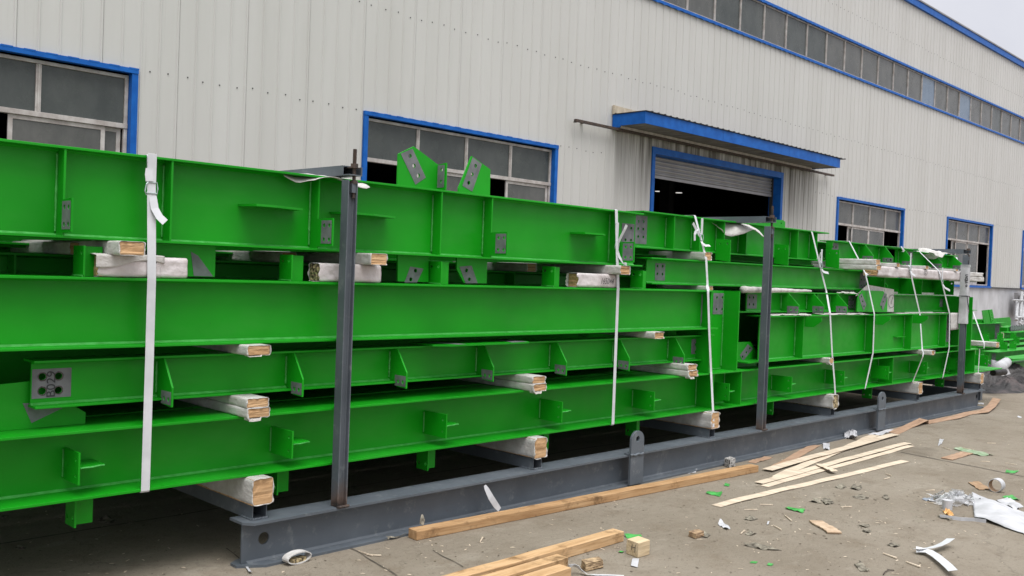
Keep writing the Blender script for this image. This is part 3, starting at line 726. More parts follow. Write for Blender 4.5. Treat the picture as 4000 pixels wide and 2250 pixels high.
# ---- third beam: shallow, with sloped gussets
YF4 = 4.53
x4a, x4b = pY(Z3(174, 300), 4.60).x, pY(Z6(1830, 1270), 4.60).x
hb = [(163.2, 1471), (226.6, 1468), (162, 1527), (225.5, 1523.5)]
L4 = ibeam('shallow green beam with sloped gussets and a stencilled bolt patch at its left end', x4a, x4b, .892, 1.113, YF4, .14, tf=.011, patches=[
    (pY((122.5, 1500), 4.6).x, pY((276, 1500), 4.6).x, pY((150, 1556), 4.6).z, pY((200, 1439), 4.6).z, [(pY(q, 4.6).x, pY(q, 4.6).z, .0165) for q in hb]),
    (pY(Z6(1735, 1270), 4.6).x, pY(Z6(1822, 1270), 4.6).x, .945, 1.075, holes_at(Z6, [(1768, 1247), (1803, 1245), (1766, 1302), (1800, 1302)], 4.6, .0125))], top=(x4a-.01, x4b+.07), bot=(x4a, x4b+.05))
T0 = pY((200, 1500), 4.595)
web4 = [c_ for c_ in L4.children if c_.name.startswith('web')][0]
text_mesh('B029', .058, lambda u, w: (T0.x-w*.95, 4.5915, T0.z+u*1.05), 'stencil_marking', INK, web4)
T1 = pY(Z6(1787, 1275), 4.595); text_mesh('B029', .03, lambda u, w: (T1.x-w, 4.5915, T1.z+u), 'stencil_marking', INK, web4)
ring = MB()      # burrs and grease round the punched holes
for q in hb:
    P = pY(q, 4.6)
    o = [(P.x+(.0215+.004*noise.noise((k*1.1, q[0], 0)))*math.cos(k*.349)+.001, P.z+(.0215+.004*noise.noise((k*1.3, q[1], 5)))*math.sin(k*.349)) for k in range(18)]
    ring.plate(fXZ(4.5927), o, [(P.x, P.z, .0166)], t=.0006)
ring.build('hole_grease', mat('hole_grease', (.055, .047, .045), .5), web4)
for x in (2.158, 2.906, 3.636, 4.368, 5.098, 5.830, 6.567):
    yw = L4['yw']-.0045; e = 4.43
    ystiff(L4, x, [(yw, .905), (4.525, .905), (4.525, .874), (e, .869), (e, .965), (4.525, 1.10), (yw, 1.10)], [(e+.03, .905, .0115), (e+.075, .905, .0115)], rect(e+.005, e+.108, .878, .943), name='sloped_gusset')
xg0, xg1 = pY(Z5(1115, 200), 4.42).x, pY(Z6(528, 1245), 4.42).x
p = MB(); p.plate(fXY(1.121), [(xg0, 4.46), (xg0+.09, 4.40), (xg1-.04, 4.40), (xg1, 4.44), (xg1+.02, 4.66), (xg0-.02, 4.66)], t=.010); gp = p.build('gusset_plate', GREEN, L4)
p = MB(); p.plate(fXY(1.1272), [(xg0+.16, 4.405), (xg0+.23, 4.405), (xg0+.17, 4.6), (xg0+.08, 4.6)], t=.0015); p.build('bolt_patch', PRIMER, gp); p = MB(); p.plate(fXY(1.1272), [(xg1-.2, 4.405), (xg1-.05, 4.405), (xg1-.03, 4.6), (xg1-.16, 4.6)], t=.0015); p.build('bolt_patch', PRIMER, gp)

# ---- bottom beam: full length, web cleats, H-shaped column stubs
YF5 = 4.45; yw5 = 4.635
L5 = ibeam('bottom green beam running the full length of the skid with cleats and column stubs', .2, 13.56, .466, .790, YF5, (yw5-YF5)*2, tf=.013, tw=.010, top=(.2, 13.6), bot=(.2, 14.62))
for i, x in enumerate((1.728, 2.843, 3.957, 5.051, 6.152, 7.259, 8.376, 9.498, 10.613, 11.726, 12.817, 13.886)):
    cleat(L5, x, yw5-.005, 4.45 if i == 0 else 4.415, .538, .688)
for x in (7.065, 7.521, 10.82, 13.05, 13.49): full_stiff(L5, x, y1=4.456)
for x in (.6, 1.754, 2.84, 3.929, 5.02, 6.113, 7.2, 8.272, 9.38, 10.485, 11.55, 12.656): stub(L5, x, 4.60, .315, .465, .055, .10, True)
def column(xa, xb, z1, patch):
    for x in (xa, xb): ystiff(L5, x, [(4.46, .791), (4.80, .791), (4.80, z1), (4.46, z1)], name='column_flange', weld=False, t=.014)
    y = 4.625; o = xzplate(L5, y, rect(xa+.007, xb-.007, .791, z1), [h for h in patch[1]], [patch[0]] if patch[0] else [], 'column_web')
    w = MB(); w.tube([(xb-.012, y-.009, .82+(z1-.85)*k/14) for k in range(15)], .006, 5); w.tube([(xa+.02+(xb-xa-.04)*k/8, y-.009, .797) for k in range(9)], .006, 5); w.build('weld_bead', WELD_SHINE, o)
xa, xb = 6.985, 7.44
pa = [(pY(R1(245, 1130), 4.625).x, 1.285), (pY(R1(380, 1130), 4.625).x, 1.285), (pY(R1(380, 1130), 4.625).x, 1.475), (pY(R1(245, 1130), 4.625).x, 1.475)]
column(xa, xb, 1.497, (pa, [(pa[0][0]+.06, 1.33, .0125), (pa[0][0]+.06, 1.435, .0125), (pa[1][0]-.045, 1.33, .0125), (pa[1][0]-.045, 1.435, .0125)]))
column(12.86, 13.32, 1.487, (None, []))
G = [(7.449, .791), (8.06, .791), (8.04, .93), (7.93, 1.022), (7.449, 1.026)]
hG = [(pY(R3(*q), 4.6).x, pY(R3(*q), 4.6).z, .0125) for q in [(683, 470), (643, 515), (600, 562)]]
xzplate(L5, 4.625, G, hG, [[uv(pY(R3(*q), 4.6)) for q in [(660, 420), (720, 470), (605, 610), (570, 545)]]])
G = [(.2, .791), (pY(Z3(480, 575), 4.635).x, .791), (pY(Z3(480, 575), 4.635).x, .845), (pY(Z3(170, 365), 4.635).x, 1.01), (.2, .93)]
pq = [uv(pY(Z3(*q), 4.635)) for q in [(125, 470), (360, 470), (345, 500), (175, 582)]]
xzplate(L5, 4.635, G, [], [pq])

# ---- right stack
M1 = ibeam('deep green beam lying topmost in the middle with six-hole patch and dropped cleats', 6.30, 9.50, 1.832, 2.140, 4.70, .2, top=(6.30, 9.60), bot=(6.20, 9.53),
    patches=[(pY(Z6(1312, 400), 4.8).x, pY(Z6(1400, 400), 4.8).x, 1.87, 2.105, holes_at(Z6, [(1337, 318), (1375, 320), (1334, 373), (1373, 377), (1334, 433), (1373, 437)], 4.8, .0125))])
yw = M1['yw']-.0045
for x in (6.75, 7.143, 7.543, 7.93, 8.93, 9.345): full_stiff(M1, x, 4.706)
for x in (7.40, 8.455, 9.545):
    ystiff(M1, x, [(4.70, 1.775), (4.55, 1.757), (4.55, 1.955), (4.70, 1.965)], [(4.58, 1.92, .010), (4.655, 1.92, .010)], name='cleat', weld=False)
x0, x1 = pY(R1(660, 400), 4.74).x, pY(R1(1058, 370), 4.74).x
xzplate(M1, 4.74, [(x0, 2.142), (x1, 2.142), (x1, 2.20), (x1-.05, 2.215), (x0, 2.19)], [(x1-.08, 2.178, .012)])
M2 = ibeam('long plain green beam right of the middle post, between two wrapped timbers', 6.36, 10.55, 1.538, 1.758, 4.62, .16, bot=(6.34, 10.3), top=(6.32, 10.5), patches=[
    (pY(Z6(1462, 690), 4.7).x, pY(Z6(1538, 690), 4.7).x, 1.57, 1.715, holes_at(Z6, [(1480, 655), (1519, 656), (1479, 714), (1518, 716)], 4.7, .0125)),
    (pY(R1(1903, 1000), 4.7).x, 10.545, 1.555, 1.725, holes_at(R1, [(1920, 993), (1953, 995), (1920, 1058), (1953, 1060)], 4.7, .0125))])
M3 = ibeam('short green beam with three sloped gussets right of the middle post', pY(R1(620, 1240), 4.65).x, pY(R1(1845, 1260), 4.65).x, 1.300, 1.497, 4.57, .16, tf=.010, bot=(7.60, 10.12), top=(7.68, 10.12), patches=[
    (pY(R1(628, 1230), 4.65).x, pY(R1(738, 1230), 4.65).x, 1.333, 1.468, holes_at(R1, [(655, 1194), (699, 1194), (652, 1272), (697, 1274)], 4.65, .0125)),
    (pY(R1(1775, 1230), 4.65).x, pY(R1(1843, 1230), 4.65).x, 1.333, 1.468, holes_at(R1, [(1790, 1222), (1826, 1222), (1787, 1290), (1823, 1290)], 4.65, .0125))])
for x in (8.524, 9.048, 9.573):
    yw = M3['yw']-.0045; e = 4.45
    ystiff(M3, x, [(yw, 1.31), (4.565, 1.31), (4.565, 1.292), (e, 1.289), (e, 1.372), (4.565, 1.486), (yw, 1.486)], [(e+.03, 1.328, .0115), (e+.085, 1.328, .0115)], rect(e+.004, e+.125, 1.293, 1.363), name='sloped_gusset')
full_stiff(M3, 9.15, 4.575)
M4 = ibeam('deep green beam with full stiffeners and small hanging brackets, lower right of the stack', 7.95, 12.80, .845, 1.275, 4.45, .2, bot=(7.62, 12.83), top=(7.9, 12.84), patches=[(12.62, 12.79, .90, 1.22, [(12.7, z, .013) for z in (.95, 1.06, 1.17)])])
for x in (8.643, 10.243, 11.307, 12.40): full_stiff(M4, x, 4.456)
for x in (8.65, 10.25, 11.315):
    ystiff(M4, x+.012, [(4.456, 1.263), (4.28, 1.263), (4.28, 1.225), (4.36, 1.165), (4.456, 1.165)], name='hanging_bracket', weld=False)
p = MB(); p.box(11.0, 11.25, 4.50, 4.545, 1.00, 1.008); p.build('cleat', GREEN, M4)
# top right: short gusseted beams
N1a = ibeam('short green beam with sloped gussets under the stack of two timbers, top right', 9.777, 11.50, 1.86, 2.065, 4.70, .16, tf=.010, top=(9.70, 11.53), patches=[(9.785, 9.98, 1.93, 2.045, [(9.85, 2.0, .014), (9.92, 2.0, .014)])])
for x in (10.497, 11.04):
    yw = N1a['yw']-.0045; e = 4.60
    ystiff(N1a, x, [(yw, 1.875), (e, 1.875), (e, 1.93), (4.70, 2.053), (yw, 2.053)], [(e+.03, 1.90, .0115), (e+.085, 1.90, .0115)], rect(e+.004, e+.125, 1.878, 1.925), name='sloped_gusset')
ystiff(N1a, 9.70, [(4.78, 1.865), (4.73, 1.865), (4.70, 2.05), (4.78, 2.05)], name='end_plate', weld=False)
N1b = ibeam('short green beam with a bright gusset and four-hole end, second from the top right end', 11.25, 12.05, 1.86, 2.062, 4.70, .16, tf=.010, patches=[(11.88, 12.04, 1.915, 2.03, [(11.92, 1.945, .011), (11.99, 1.945, .011), (11.92, 2.005, .011), (11.99, 2.005, .011)])])
N1c = ibeam('short green beam under the far clamp bar with a dark bolt patch on its gusset', 12.08, 13.45, 1.86, 2.04, 4.72, .16, tf=.010)
for rt, xs in ((N1b, (11.60,)), (N1c, (12.563, 13.29))):
    for x in xs:
        yw = rt['yw']-.0045; e = 4.60; z1_ = rt['z1']-.012
        ystiff(rt, x, [(yw, 1.872), (e, 1.84), (e, 1.92), (rt['yf'], z1_), (yw, z1_)], [(e+.03, 1.87, .0115), (e+.085, 1.87, .0115)], rect(e+.004, e+.125, 1.846, 1.905), name='sloped_gusset')
N1d = ibeam('short low green beam at the far top right end beside the last post', 12.95, 13.62, 1.83, 2.005, 4.80, .16, tf=.010)
# under the wrapped pack
N2 = ibeam('green beam in the shade under the long wrapped pack, upright cleats along its flange', 10.58, 13.1, 1.498, 1.70, 4.74, .2, tf=.010, patches=[(12.93, 13.08, 1.54, 1.66, [(13.0, 1.57, .018), (13.0, 1.63, .018)])])
for x in (10.737, 11.83, 12.895): ystiff(N2, x, [(4.835, 1.51), (4.56, 1.505), (4.56, 1.69), (4.835, 1.69)], [(4.59, 1.655, .010)], name='cleat', weld=False)
x = 11.05; ystiff(N2, x+.1, [(4.835, 1.51), (4.70, 1.51), (4.70, 1.6), (4.76, 1.66), (4.835, 1.66)], name='sloped_gusset', weld=False)
N3_ = ibeam('plain green beam under the far end of the pack, pentagon plate at its left', 9.95, 13.12, 1.288, 1.495, 4.60, .16, tf=.010, patches=[(12.74, 12.90, 1.345, 1.45, [(12.78, 1.37, .010), (12.85, 1.37, .010), (12.78, 1.425, .010), (12.85, 1.425, .010)]), (12.91, 13.11, 1.31, 1.48, [(13.0, z, .014) for z in (1.345, 1.395, 1.445)])])
pen = [uv(pY(R2(*q), 4.53)) for q in [(130, 1210), (475, 1215), (478, 1050), (430, 977), (195, 968), (140, 1060)]]
hp = [(pY(R2(*q), 4.53).x, pY(R2(*q), 4.53).z, .013) for q in [(180, 1040), (195, 1095), (210, 1150), (448, 1045), (428, 1098), (408, 1152)]]
pp = [[uv(pY(R2(*q), 4.53)) for q in [(150, 1040), (185, 1000), (238, 1130), (205, 1200)]], [uv(pY(R2(*q), 4.53)) for q in [(440, 995), (475, 1050), (425, 1200), (390, 1130)]]]
xzplate(N3_, 4.53, pen, hp, pp, 'pentagon_plate')
# rows behind: the load is four beams deep, flanges widened to shut light out
back = []
for j, (yf, z0, z1, x0, x1, bf, lb) in enumerate([
    (4.86, .466, .79, .2, 13.4, .50, 'green beam in the dark second row at the bottom of the stack'), (5.40, .466, .79, .2, 13.4, .55, 'green beam in the dark third row at the bottom of the stack'), (6.0, .466, .79, .2, 13.4, .6, 'green beam in the rearmost row at the bottom of the stack'),
    (4.90, .90, 1.478, .2, 12.8, .50, 'deep green beam in the dark second row at middle height'), (5.45, .9, 1.478, .2, 12.8, .5, 'deep green beam in the dark third row at middle height'), (6.0, .9, 1.478, .2, 12.8, .6, 'deep green beam in the rearmost row at middle height'),
    (4.98, 1.485, 1.60, .2, 9.5, .22, 'low green beam glimpsed through the gap under the topmost left beam'), (5.45, 1.48, 1.64, .2, 12.8, .5, 'low green beam in the third row, under the top layer'), (6.0, 1.48, 1.64, .2, 12.8, .6, 'low green beam in the rearmost row, under the top layer'),
    (4.70, 1.69, 2.05, .2, 6.0, .52, 'green beam close behind the topmost left beam, level with it'), (4.96, 1.78, 2.06, 6.4, 12.0, .40, 'green beam close behind the six-hole beam, level with it'), (5.40, 1.642, 2.06, .2, 12.0, .55, 'green beam at the top of the third row'), (6.0, 1.642, 2.06, .2, 12.0, .6, 'green beam at the top of the rearmost row'),
    (7.3, .25, .9, -1., 13.5, .7, 'lower added green beam, unseen, blocking light from the alley behind the stack'), (7.3, .93, 1.6, -1., 13.5, .7, 'upper added green beam, unseen, blocking light from the alley behind the stack')]):  # last two beams are unseen, added to block sky light from the alley
    b = ibeam(lb, x0, x1, z0, z1, yf, bf)
    if j in (6,):
        for x in (.9, 1.6, 2.35, 3.3, 4.2, 5.1, 6.0, 6.9, 7.8): full_stiff(b, x, weld=False)

# ------------------------------------------------------------------ wrapped dunnage timbers
def wrapped(label, axis, a0, a1, c0, c1, z0, z1, end=ENDWOOD, foam=FOAM, loose=.0055, seed=0, group='foam-wrapped timbers between the beams', flap=0., sag=0., core_in=-.001, ragged=.016, big=False, name='wrapped_timber'):
    """timber along axis 'y' (a0 = visible front end) or 'x' (a0 = visible left end); c0,c1 cross range"""
    rt = empty(name, ((c0+c1)/2, a0, z0) if axis == 'y' else (a0, (c0+c1)/2, z0), label, 'timber', group)
    P = (lambda a, c, z: (c, a, z)) if axis == 'y' else (lambda a, c, z: (a, c, z))
    core = MB(); th = .0028
    lo = loose
    i0, i1, j0, j1 = c0+lo*.8, c1-lo*.8, z0+lo*.6, z1-lo*.8
    nn = 7; o = []
    for k in range(nn): o.append((i0+(i1-i0)*k/nn, j0))
    for k in range(nn): o.append((i1, j0+(j1-j0)*k/nn))
    for k in range(nn): o.append((i1-(i1-i0)*k/nn, j1))
    for k in range(nn): o.append((i0, j1-(j1-j0)*k/nn))
    o = [(c+noise.noise((c*60, z*60, seed))*.0025, z+noise.noise((c*60, z*60, seed+9))*.0025) for c, z in o]
    L = len(o); s = 1 if a1 > a0 else -1
    # saw-rough end: a small relief grid
    vs_ = [P(a0+core_in*s, c, z) for c, z in o] + [P(a1-.01*s, c, z) for c, z in o]
    core.add(vs_, [(k, (k+1) % L, (k+1) % L+L, k+L) for k in range(L)] + [tuple(range(L, 2*L))])
    G_ = 8; gv = []
    for i in range(G_+1):
        for j in range(G_+1):
            c = i0+(i1-i0)*i/G_; z = j0+(j1-j0)*j/G_
            rel = (noise.noise((c*8, z*110, seed*3.1))*.006 + noise.noise((c*90, z*90, seed))*.002) if 0 < i < G_ and 0 < j < G_ else 0
            gv.append(P(a0+core_in*s+rel, c, z))
    core.add(gv, [(i*(G_+1)+j, (i+1)*(G_+1)+j, (i+1)*(G_+1)+j+1, i*(G_+1)+j+1) for i in range(G_) for j in range(G_)])
    core.build('timber_core', end, rt)
    # foam sleeve
    w = MB(); nr = 34; ln = abs(a1-a0); ts = [min(1., (k/(nr-1))**1.7) for k in range(nr)]
    M_ = 40; rings = []; cr = min(c1-c0, z1-z0)*.16
    def rr(t, c0, c1, z0, z1):
        # rounded rectangle by angle-ish parameter
        per = 2*((c1-c0)+(z1-z0)); d = t*per
        w_, h_ = c1-c0, z1-z0
        if d < w_: p = (c0+d, z0)
        elif d < w_+h_: p = (c1, z0+d-w_)
        elif d < 2*w_+h_: p = (c1-(d-w_-h_), z1)
        else: p = (c0, z1-(d-2*w_-h_))
        cx_, cz_ = (c0+c1)/2, (z0+z1)/2
        u = max(c0+cr, min(c1-cr, p[0])); v = max(z0+cr, min(z1-cr, p[1]))
        dx, dz = p[0]-u, p[1]-v; q = math.hypot(dx, dz)
        if q > cr and q > 0: dx, dz = dx/q*cr, dz/q*cr
        return u+dx, v+dz
    for k in range(nr):
        a = a0+s*ln*ts[k]; ring = []
        for j in range(M_):
            c, z = rr(j/M_, c0, c1, z0, z1)
            cc, zz = c-(c0+c1)/2, z-(z0+z1)/2; q = math.hypot(cc, zz)+1e-6
            n1 = noise.noise((c*16+seed*7, a*11, z*16)); n2 = noise.noise((c*45, a*38+seed, z*45))
            dsp = n1*loose*.75+n2*loose*.4
            if zz < -(z1-z0)*.42 or zz > (z1-z0)*.42: dsp *= .35          # pressed flat by the load
            aa = a
            if k == 0: aa = a - s*(ragged*(.3+noise.noise((j*.45, seed*2.3, 0))))
            if k == 0 and flap and zz < 0 and cc*(1) < (c1-c0)*.1: aa -= s*flap*.4; zz -= flap*.5
            if sag and zz < 0: zz -= sag*abs(noise.noise((a*2.2, seed, 0)))
            ring.append(P(aa, (c0+c1)/2+cc+cc/q*dsp, (z0+z1)/2+zz+zz/q*dsp))
        rings.append(ring)
    inner = []
    for j in range(M_):
        x = Vector(rings[0][j]); m_ = Vector(P(a0, (c0+c1)/2, (z0+z1)/2)); d = (m_-x); d = d.normalized()*min(th, .3*d.length); q = x+d
        inner.append(q)
    deep = []
    for j in range(M_):
        q = Vector(inner[j]); q2 = Vector(P(a0+s*.03, 0, 0)); deep.append((q.x if axis == 'y' else q2.x, q2.y if axis == 'y' else q.y, q.z))
    allr = [deep, inner]+rings
    vs_ = [p for r_ in allr for p in r_]
    fs = [(i*M_+j, i*M_+(j+1) % M_, (i+1)*M_+(j+1) % M_, (i+1)*M_+j) for i in range(len(allr)-1) for j in range(M_)]
    fs.append(tuple((len(allr)-1)*M_+j for j in range(M_)))
    w.add(vs_, fs); w.build('foam_wrap', foam, rt, smooth=True)
    return rt
def wy(label, q, hw, z0, z1, yf=4.395, yb=6.7, Y=4.40, **k):
    x = pY(q, Y).x; return wrapped(label, 'y', yf, yb, x-hw, x+hw, z0, z1, **k)
lb = ['nearest thick wrapped timber on the first skid cross tube, beside the skid corner', 'thick wrapped timber on the second cross tube, left of the near lifting lug', 'thick wrapped timber on the third cross tube, just left of the middle post foot', 'thick wrapped timber on the fourth cross tube, right of the middle post', 'thick wrapped timber on the fifth cross tube, right of the far lifting lug', 'thick wrapped timber on the last cross tube beside the far post foot']
for i, x in enumerate(TX):
    wrapped(lb[i], 'y', 4.375, 6.75, x-.062, x+.062, ST, .466, seed=i+1, flap=.012 if i % 2 else 0, end=BARK if i == 3 else ENDWOOD)
G2 = 'pairs of flat wrapped timbers above the bottom beam'
for i, (q, nm, k) in enumerate(((D(640, 1025), 'left of the first post', 0), (D(1347, 962), 'between the near post and the second strap', 1), (D(1733, 932), 'left of the column stub', 2))):
    wy('upper wrapped timber of the pair %s' % nm, q, .064, .842, .892, yf=4.37, seed=20+i, group=G2)
    wy('lower wrapped timber of the pair %s' % nm, q, .066, .791, .842, yf=4.36, seed=30+i, flap=.03, group=G2)
wy('small wrapped timber with pointed flap beside the fourth strap on the bottom beam', R3(1562, 608), .048, .791, .845, yf=4.38, seed=41, flap=.03, group=G2)
wy('small wrapped timber marked on its end, farthest along the bottom beam', R4(898, 382), .05, .791, .845, yf=4.30, seed=42, group=G2)
wy('single flat wrapped timber on the shallow gusseted beam left of the first post', D(643, 884), .068, 1.114, 1.167, yf=4.37, seed=43, flap=.012, group='single wrapped timbers under the plain deep beam')
wy('single flat wrapped timber on the shallow gusseted beam near its right end', D(1650, 843), .062, 1.114, 1.167, yf=4.37, seed=44, group='single wrapped timbers under the plain deep beam')
# between the two top beams: cross timbers on timbers lying along the flange
GT = 'wrapped timbers in the gap under the topmost left beam'
xa, xb, xc = pY(Z2(785, 1040), 4.42).x, pY(Z2(1245, 1040), 4.42).x, pY(Z2(1445, 1040), 4.42).x
wrapped('short wrapped timber piece sticking out from a torn wrap beside the first strap', 'x', xb-.02, xc, 4.462, 4.575, 1.503, 1.603, foam=PINKF, seed=51, group=GT, loose=.008)
wrapped('pinkish wrapped timber lying lengthwise behind the first strap', 'x', xa, xb, 4.462, 4.575, 1.502, 1.607, foam=PINKF, seed=52, group=GT, loose=.008)
wy('wrapped timber with cracked dark end lying across the pinkish one by the first strap', Z2(975, 905), .062, 1.607, 1.674, yf=4.37, seed=53, group=GT)
xa, xb = pY(Z4(712, 1090), 4.42).x, pY(Z4(1170, 1090), 4.42).x
wrapped('wrapped timber with rough black end lying lengthwise behind the first post', 'x', xa, xb, 4.462, 4.575, 1.502, 1.607, foam=PINKF, end=BARK, seed=54, group=GT, loose=.009)
wy('wrapped timber lying crosswise just right of the first post', Z4(1095, 990), .060, 1.607, 1.674, yf=4.37, seed=55, group=GT)
xa, xb = pY(Z6(922, 760), 4.42).x, pY(Z6(1228, 760), 4.42).x
wt = wrapped('wrapped timber with handwritten numbers lying lengthwise behind the second strap', 'x', xa, xb, 4.462, 4.575, 1.502, 1.607, foam=PINKF, seed=56, group=GT, loose=.010, ragged=.03, core_in=.012)
Pt = pY(R1(0, 0), 4.4); Pt = pY((2372, 1099.5), 4.45)
fw = [c_ for c_ in wt.children if c_.name.startswith('foam')][0]
text_mesh('1650×4', .050, lambda u, w: (Pt.x+u*1.02, 4.4515, Pt.z+w*1.25), 'handwriting', INK, fw, shear=.35)
wy('wrapped timber lying crosswise by the second strap under the topmost left beam', Z6(1207, 682), .060, 1.607, 1.674, yf=4.36, seed=57, group=GT)
# right stack
GR = 'wrapped timbers in the right-hand stack'
wy('wrapped timber under the six-hole beam at the third strap, upper of two', Z6(1866, 568), .052, 1.759, 1.831, yf=4.56, Y=4.56, seed=61, group=GR, loose=.007)
wy('thin wrapped timber under the long plain beam at the third strap', Z6(1876, 806), .055, 1.498, 1.537, yf=4.54, Y=4.54, seed=62, group=GR)
xq = pY(R2(362, 660), 4.28).x
wrapped('upper of two long wrapped timbers jutting out over the end of the long plain beam', 'y', 4.27, 5.0, xq-.055, xq+.055, 1.812, 1.872, seed=63, group=GR, loose=.007)
wrapped('yellowish lower wrapped timber of the two jutting out over the long plain beam', 'y', 4.26, 5.0, xq-.055, xq+.058, 1.760, 1.812, seed=64, group=GR, loose=.007)
pk = wrapped('long white foam-wrapped pack lying along the right end of the stack', 'x', pY(R2(345, 770), 4.46).x, 13.1, 4.43, 4.60, 1.70, 1.81, foam=PINKF, seed=65, group=GR, loose=.011, sag=.02, name='wrapped_pack')
for q, hw, z, sd_, nm in ((R2(602, 675), .05, (1.812, 1.858), 66, 'wrapped timber on the long pack right of the stacked pair'), (R2(928, 718), .05, (1.812, 1.852), 67, 'wrapped timber on the long pack above the circled mark'), (R2(1265, 752), .05, (1.812, 1.842), 68, 'wrapped timber on the long pack nearest the last post')):
    wy(nm, q, hw, z[0], z[1], yf=4.42, Y=4.42, seed=sd_, group=GR, loose=.007)
wrapped('upper white foam roll end jutting past the last post', 'x', 13.80, 12.75, 4.50, 4.60, 1.765, 1.82, seed=69, group=GR, loose=.012, core_in=.03)
wrapped('lower white foam roll end jutting past the last post', 'x', 13.83, 12.75, 4.50, 4.60, 1.70, 1.762, seed=70, group=GR, loose=.012, core_in=.03)
xq = pY(R4(1728, 292), 4.40).x
wrapped('pale wrapped timber on the far tip of the bottom beam beyond the last post', 'y', 4.40, 6.4, xq-.06, xq+.06, .792, .865, seed=71, group=GR)
for q, nm in ((Z2(520, 900), 'white foam roll end glimpsed behind the left stub cleat'), (Z4(345, 970), 'white foam roll end glimpsed behind the stub cleat left of the first post'), (Z6(430, 660), 'white foam roll glimpsed under the brace node of the top beam'), (Z6(800, 665), 'foam wrapped timber glimpsed right of the brace node in the gap')):
    P = pY(q, 4.98); wrapped(nm, 'y', 4.84, 6.7, P.x-.05, P.x+.05, 1.601, 1.664, seed=int(P.x*10), group='foam-wrapped timbers in the dark gap behind')
# marks drawn on the wraps
def stroke(pts, w, name, parent, y, closed=False):
    b = MB(); pts = [Vector((x, y, z)) for x, z in pts]
    if closed: pts.append(pts[0])
    b.ribbon(pts, (0, 1, 0), .0012, w); return b.build(name, INK, parent)
fw = [c_ for c_ in pk.children if c_.name.startswith('foam')][0]
ring = [uv(pY(R8(*q), 4.418)) for q in [(1735, 335), (1722, 390), (1755, 430), (1805, 378), (1775, 330)]]; stroke(ring, .003, 'pen_mark', fw, 4.4175, True)
stroke([uv(pY(R8(*q), 4.418)) for q in [(1760, 345), (1745, 385), (1765, 400), (1775, 375), (1750, 380)]], .003, 'pen_mark', fw, 4.4175)

# ------------------------------------------------------------------ strapping bands
def strap(label, pts, w, buckle=None, tails=(), t=.0016):
    """pts: (x, y, z) centreline from the top of the load down its front"""
    rt = empty('strapping_band', pts[-1], label, 'strap', 'white plastic straps round the beams')
    b = MB(); P = [Vector(p) for p in pts]; S = []
    for i in range(len(P)-1):
        n = max(1, int((P[i+1]-P[i]).length/.05))
        for k in range(n): S.append(P[i].lerp(P[i+1], k/n))
    S.append(P[-1]); b.ribbon(S, (1, 0, 0), w, t); b.build('band', BAND, rt)
    if buckle:
        B = Vector(buckle); k = MB(); r = .0032; h = w*.62; v = .030
        y = B.y-.006
        k.tube([(B.x-h, y, B.z+v), (B.x+h, y, B.z+v), (B.x+h+.003, y-.004, B.z), (B.x+h, y, B.z-v), (B.x-h, y, B.z-v), (B.x-h-.008, y-.006, B.z-v*.5), (B.x-h-.002, y-.006, B.z+v*.7), (B.x-h*.7, y-.004, B.z+v)], r, 6)
        k.tube([(B.x-h, y-.003, B.z-v*.75), (B.x+h, y-.003, B.z-v*.75)], r, 6)
        k.build('buckle', WIRE, rt)
        d = MB(); d.box(B.x-w*.52, B.x+w*.52, B.y-.006, B.y-.003, B.z+v, B.z+v+.14); d.build('doubled_band', BAND, rt, bevel=.001)
    for tl in tails:
        d = MB(); q = [Vector(p) for p in tl]; ss = []
        for i in range(len(q)-1):
            for k in range(4): ss.append(q[i].lerp(q[i+1], k/4))
        ss.append(q[-1]); d.ribbon(ss, (1, 0, .15), w*.9, t); d.build('loose_tail', BAND, rt)
    return rt
def front(x, prof, dx=0):
    return [(x+dx*i, y, z) for i, (y, z) in enumerate(prof)]
x = 2.043
strap('widest white strap with wire buckle, left of the first post', front(x, [(4.72, 2.098), (4.50, 2.0985), (4.493, 2.094), (4.470, 1.80), (4.448, 1.50), (4.445, 1.1), (4.446, .47), (4.452, .462), (4.70, .462)]), .043,
      (x, 4.486, 1.935), [[(x+.006, 4.478, 1.90), (x+.012, 4.465, 1.84), (x+.030, 4.45, 1.80), (x+.055, 4.44, 1.775)], [(x-.012, 4.48, 2.03), (x-.016, 4.478, 2.0), (x-.012, 4.476, 1.97)]])
x = 5.675
strap('white strap with a twisted tail over the handwritten timber', front(x, [(4.7, 2.098), (4.50, 2.0985), (4.494, 2.094), (4.472, 1.80), (4.448, 1.50), (4.446, .47), (4.452, .462), (4.7, .462)]), .032,
      (x+.004, 4.486, 1.83), [[(x+.01, 4.48, 1.83), (x+.03, 4.46, 1.90), (x+.05, 4.445, 1.95), (x+.065, 4.44, 1.985)], [(x+.006, 4.48, 1.80), (x+.015, 4.46, 1.74), (x+.04, 4.44, 1.70), (x+.07, 4.43, 1.685)]])
def pstrap(label, pts, start=None, end=None, buckle=None, tails=(), w=.030):
    P = [pY(q, Y) for q, Y in pts]; L = [tuple(p) for p in P]
    if start: L = [(L[0][0], start, L[0][2]+.006), (L[0][0], pts[0][1]+.008, L[0][2]+.006)]+L
    L.append((L[-1][0], pts[-1][1]+.12 if end is None else end, L[-1][2]-.004))
    return strap(label, L, w, tuple(pY(*buckle)) if buckle else None, [[tuple(pY(q, Y)) for q, Y in t] for t in tails])
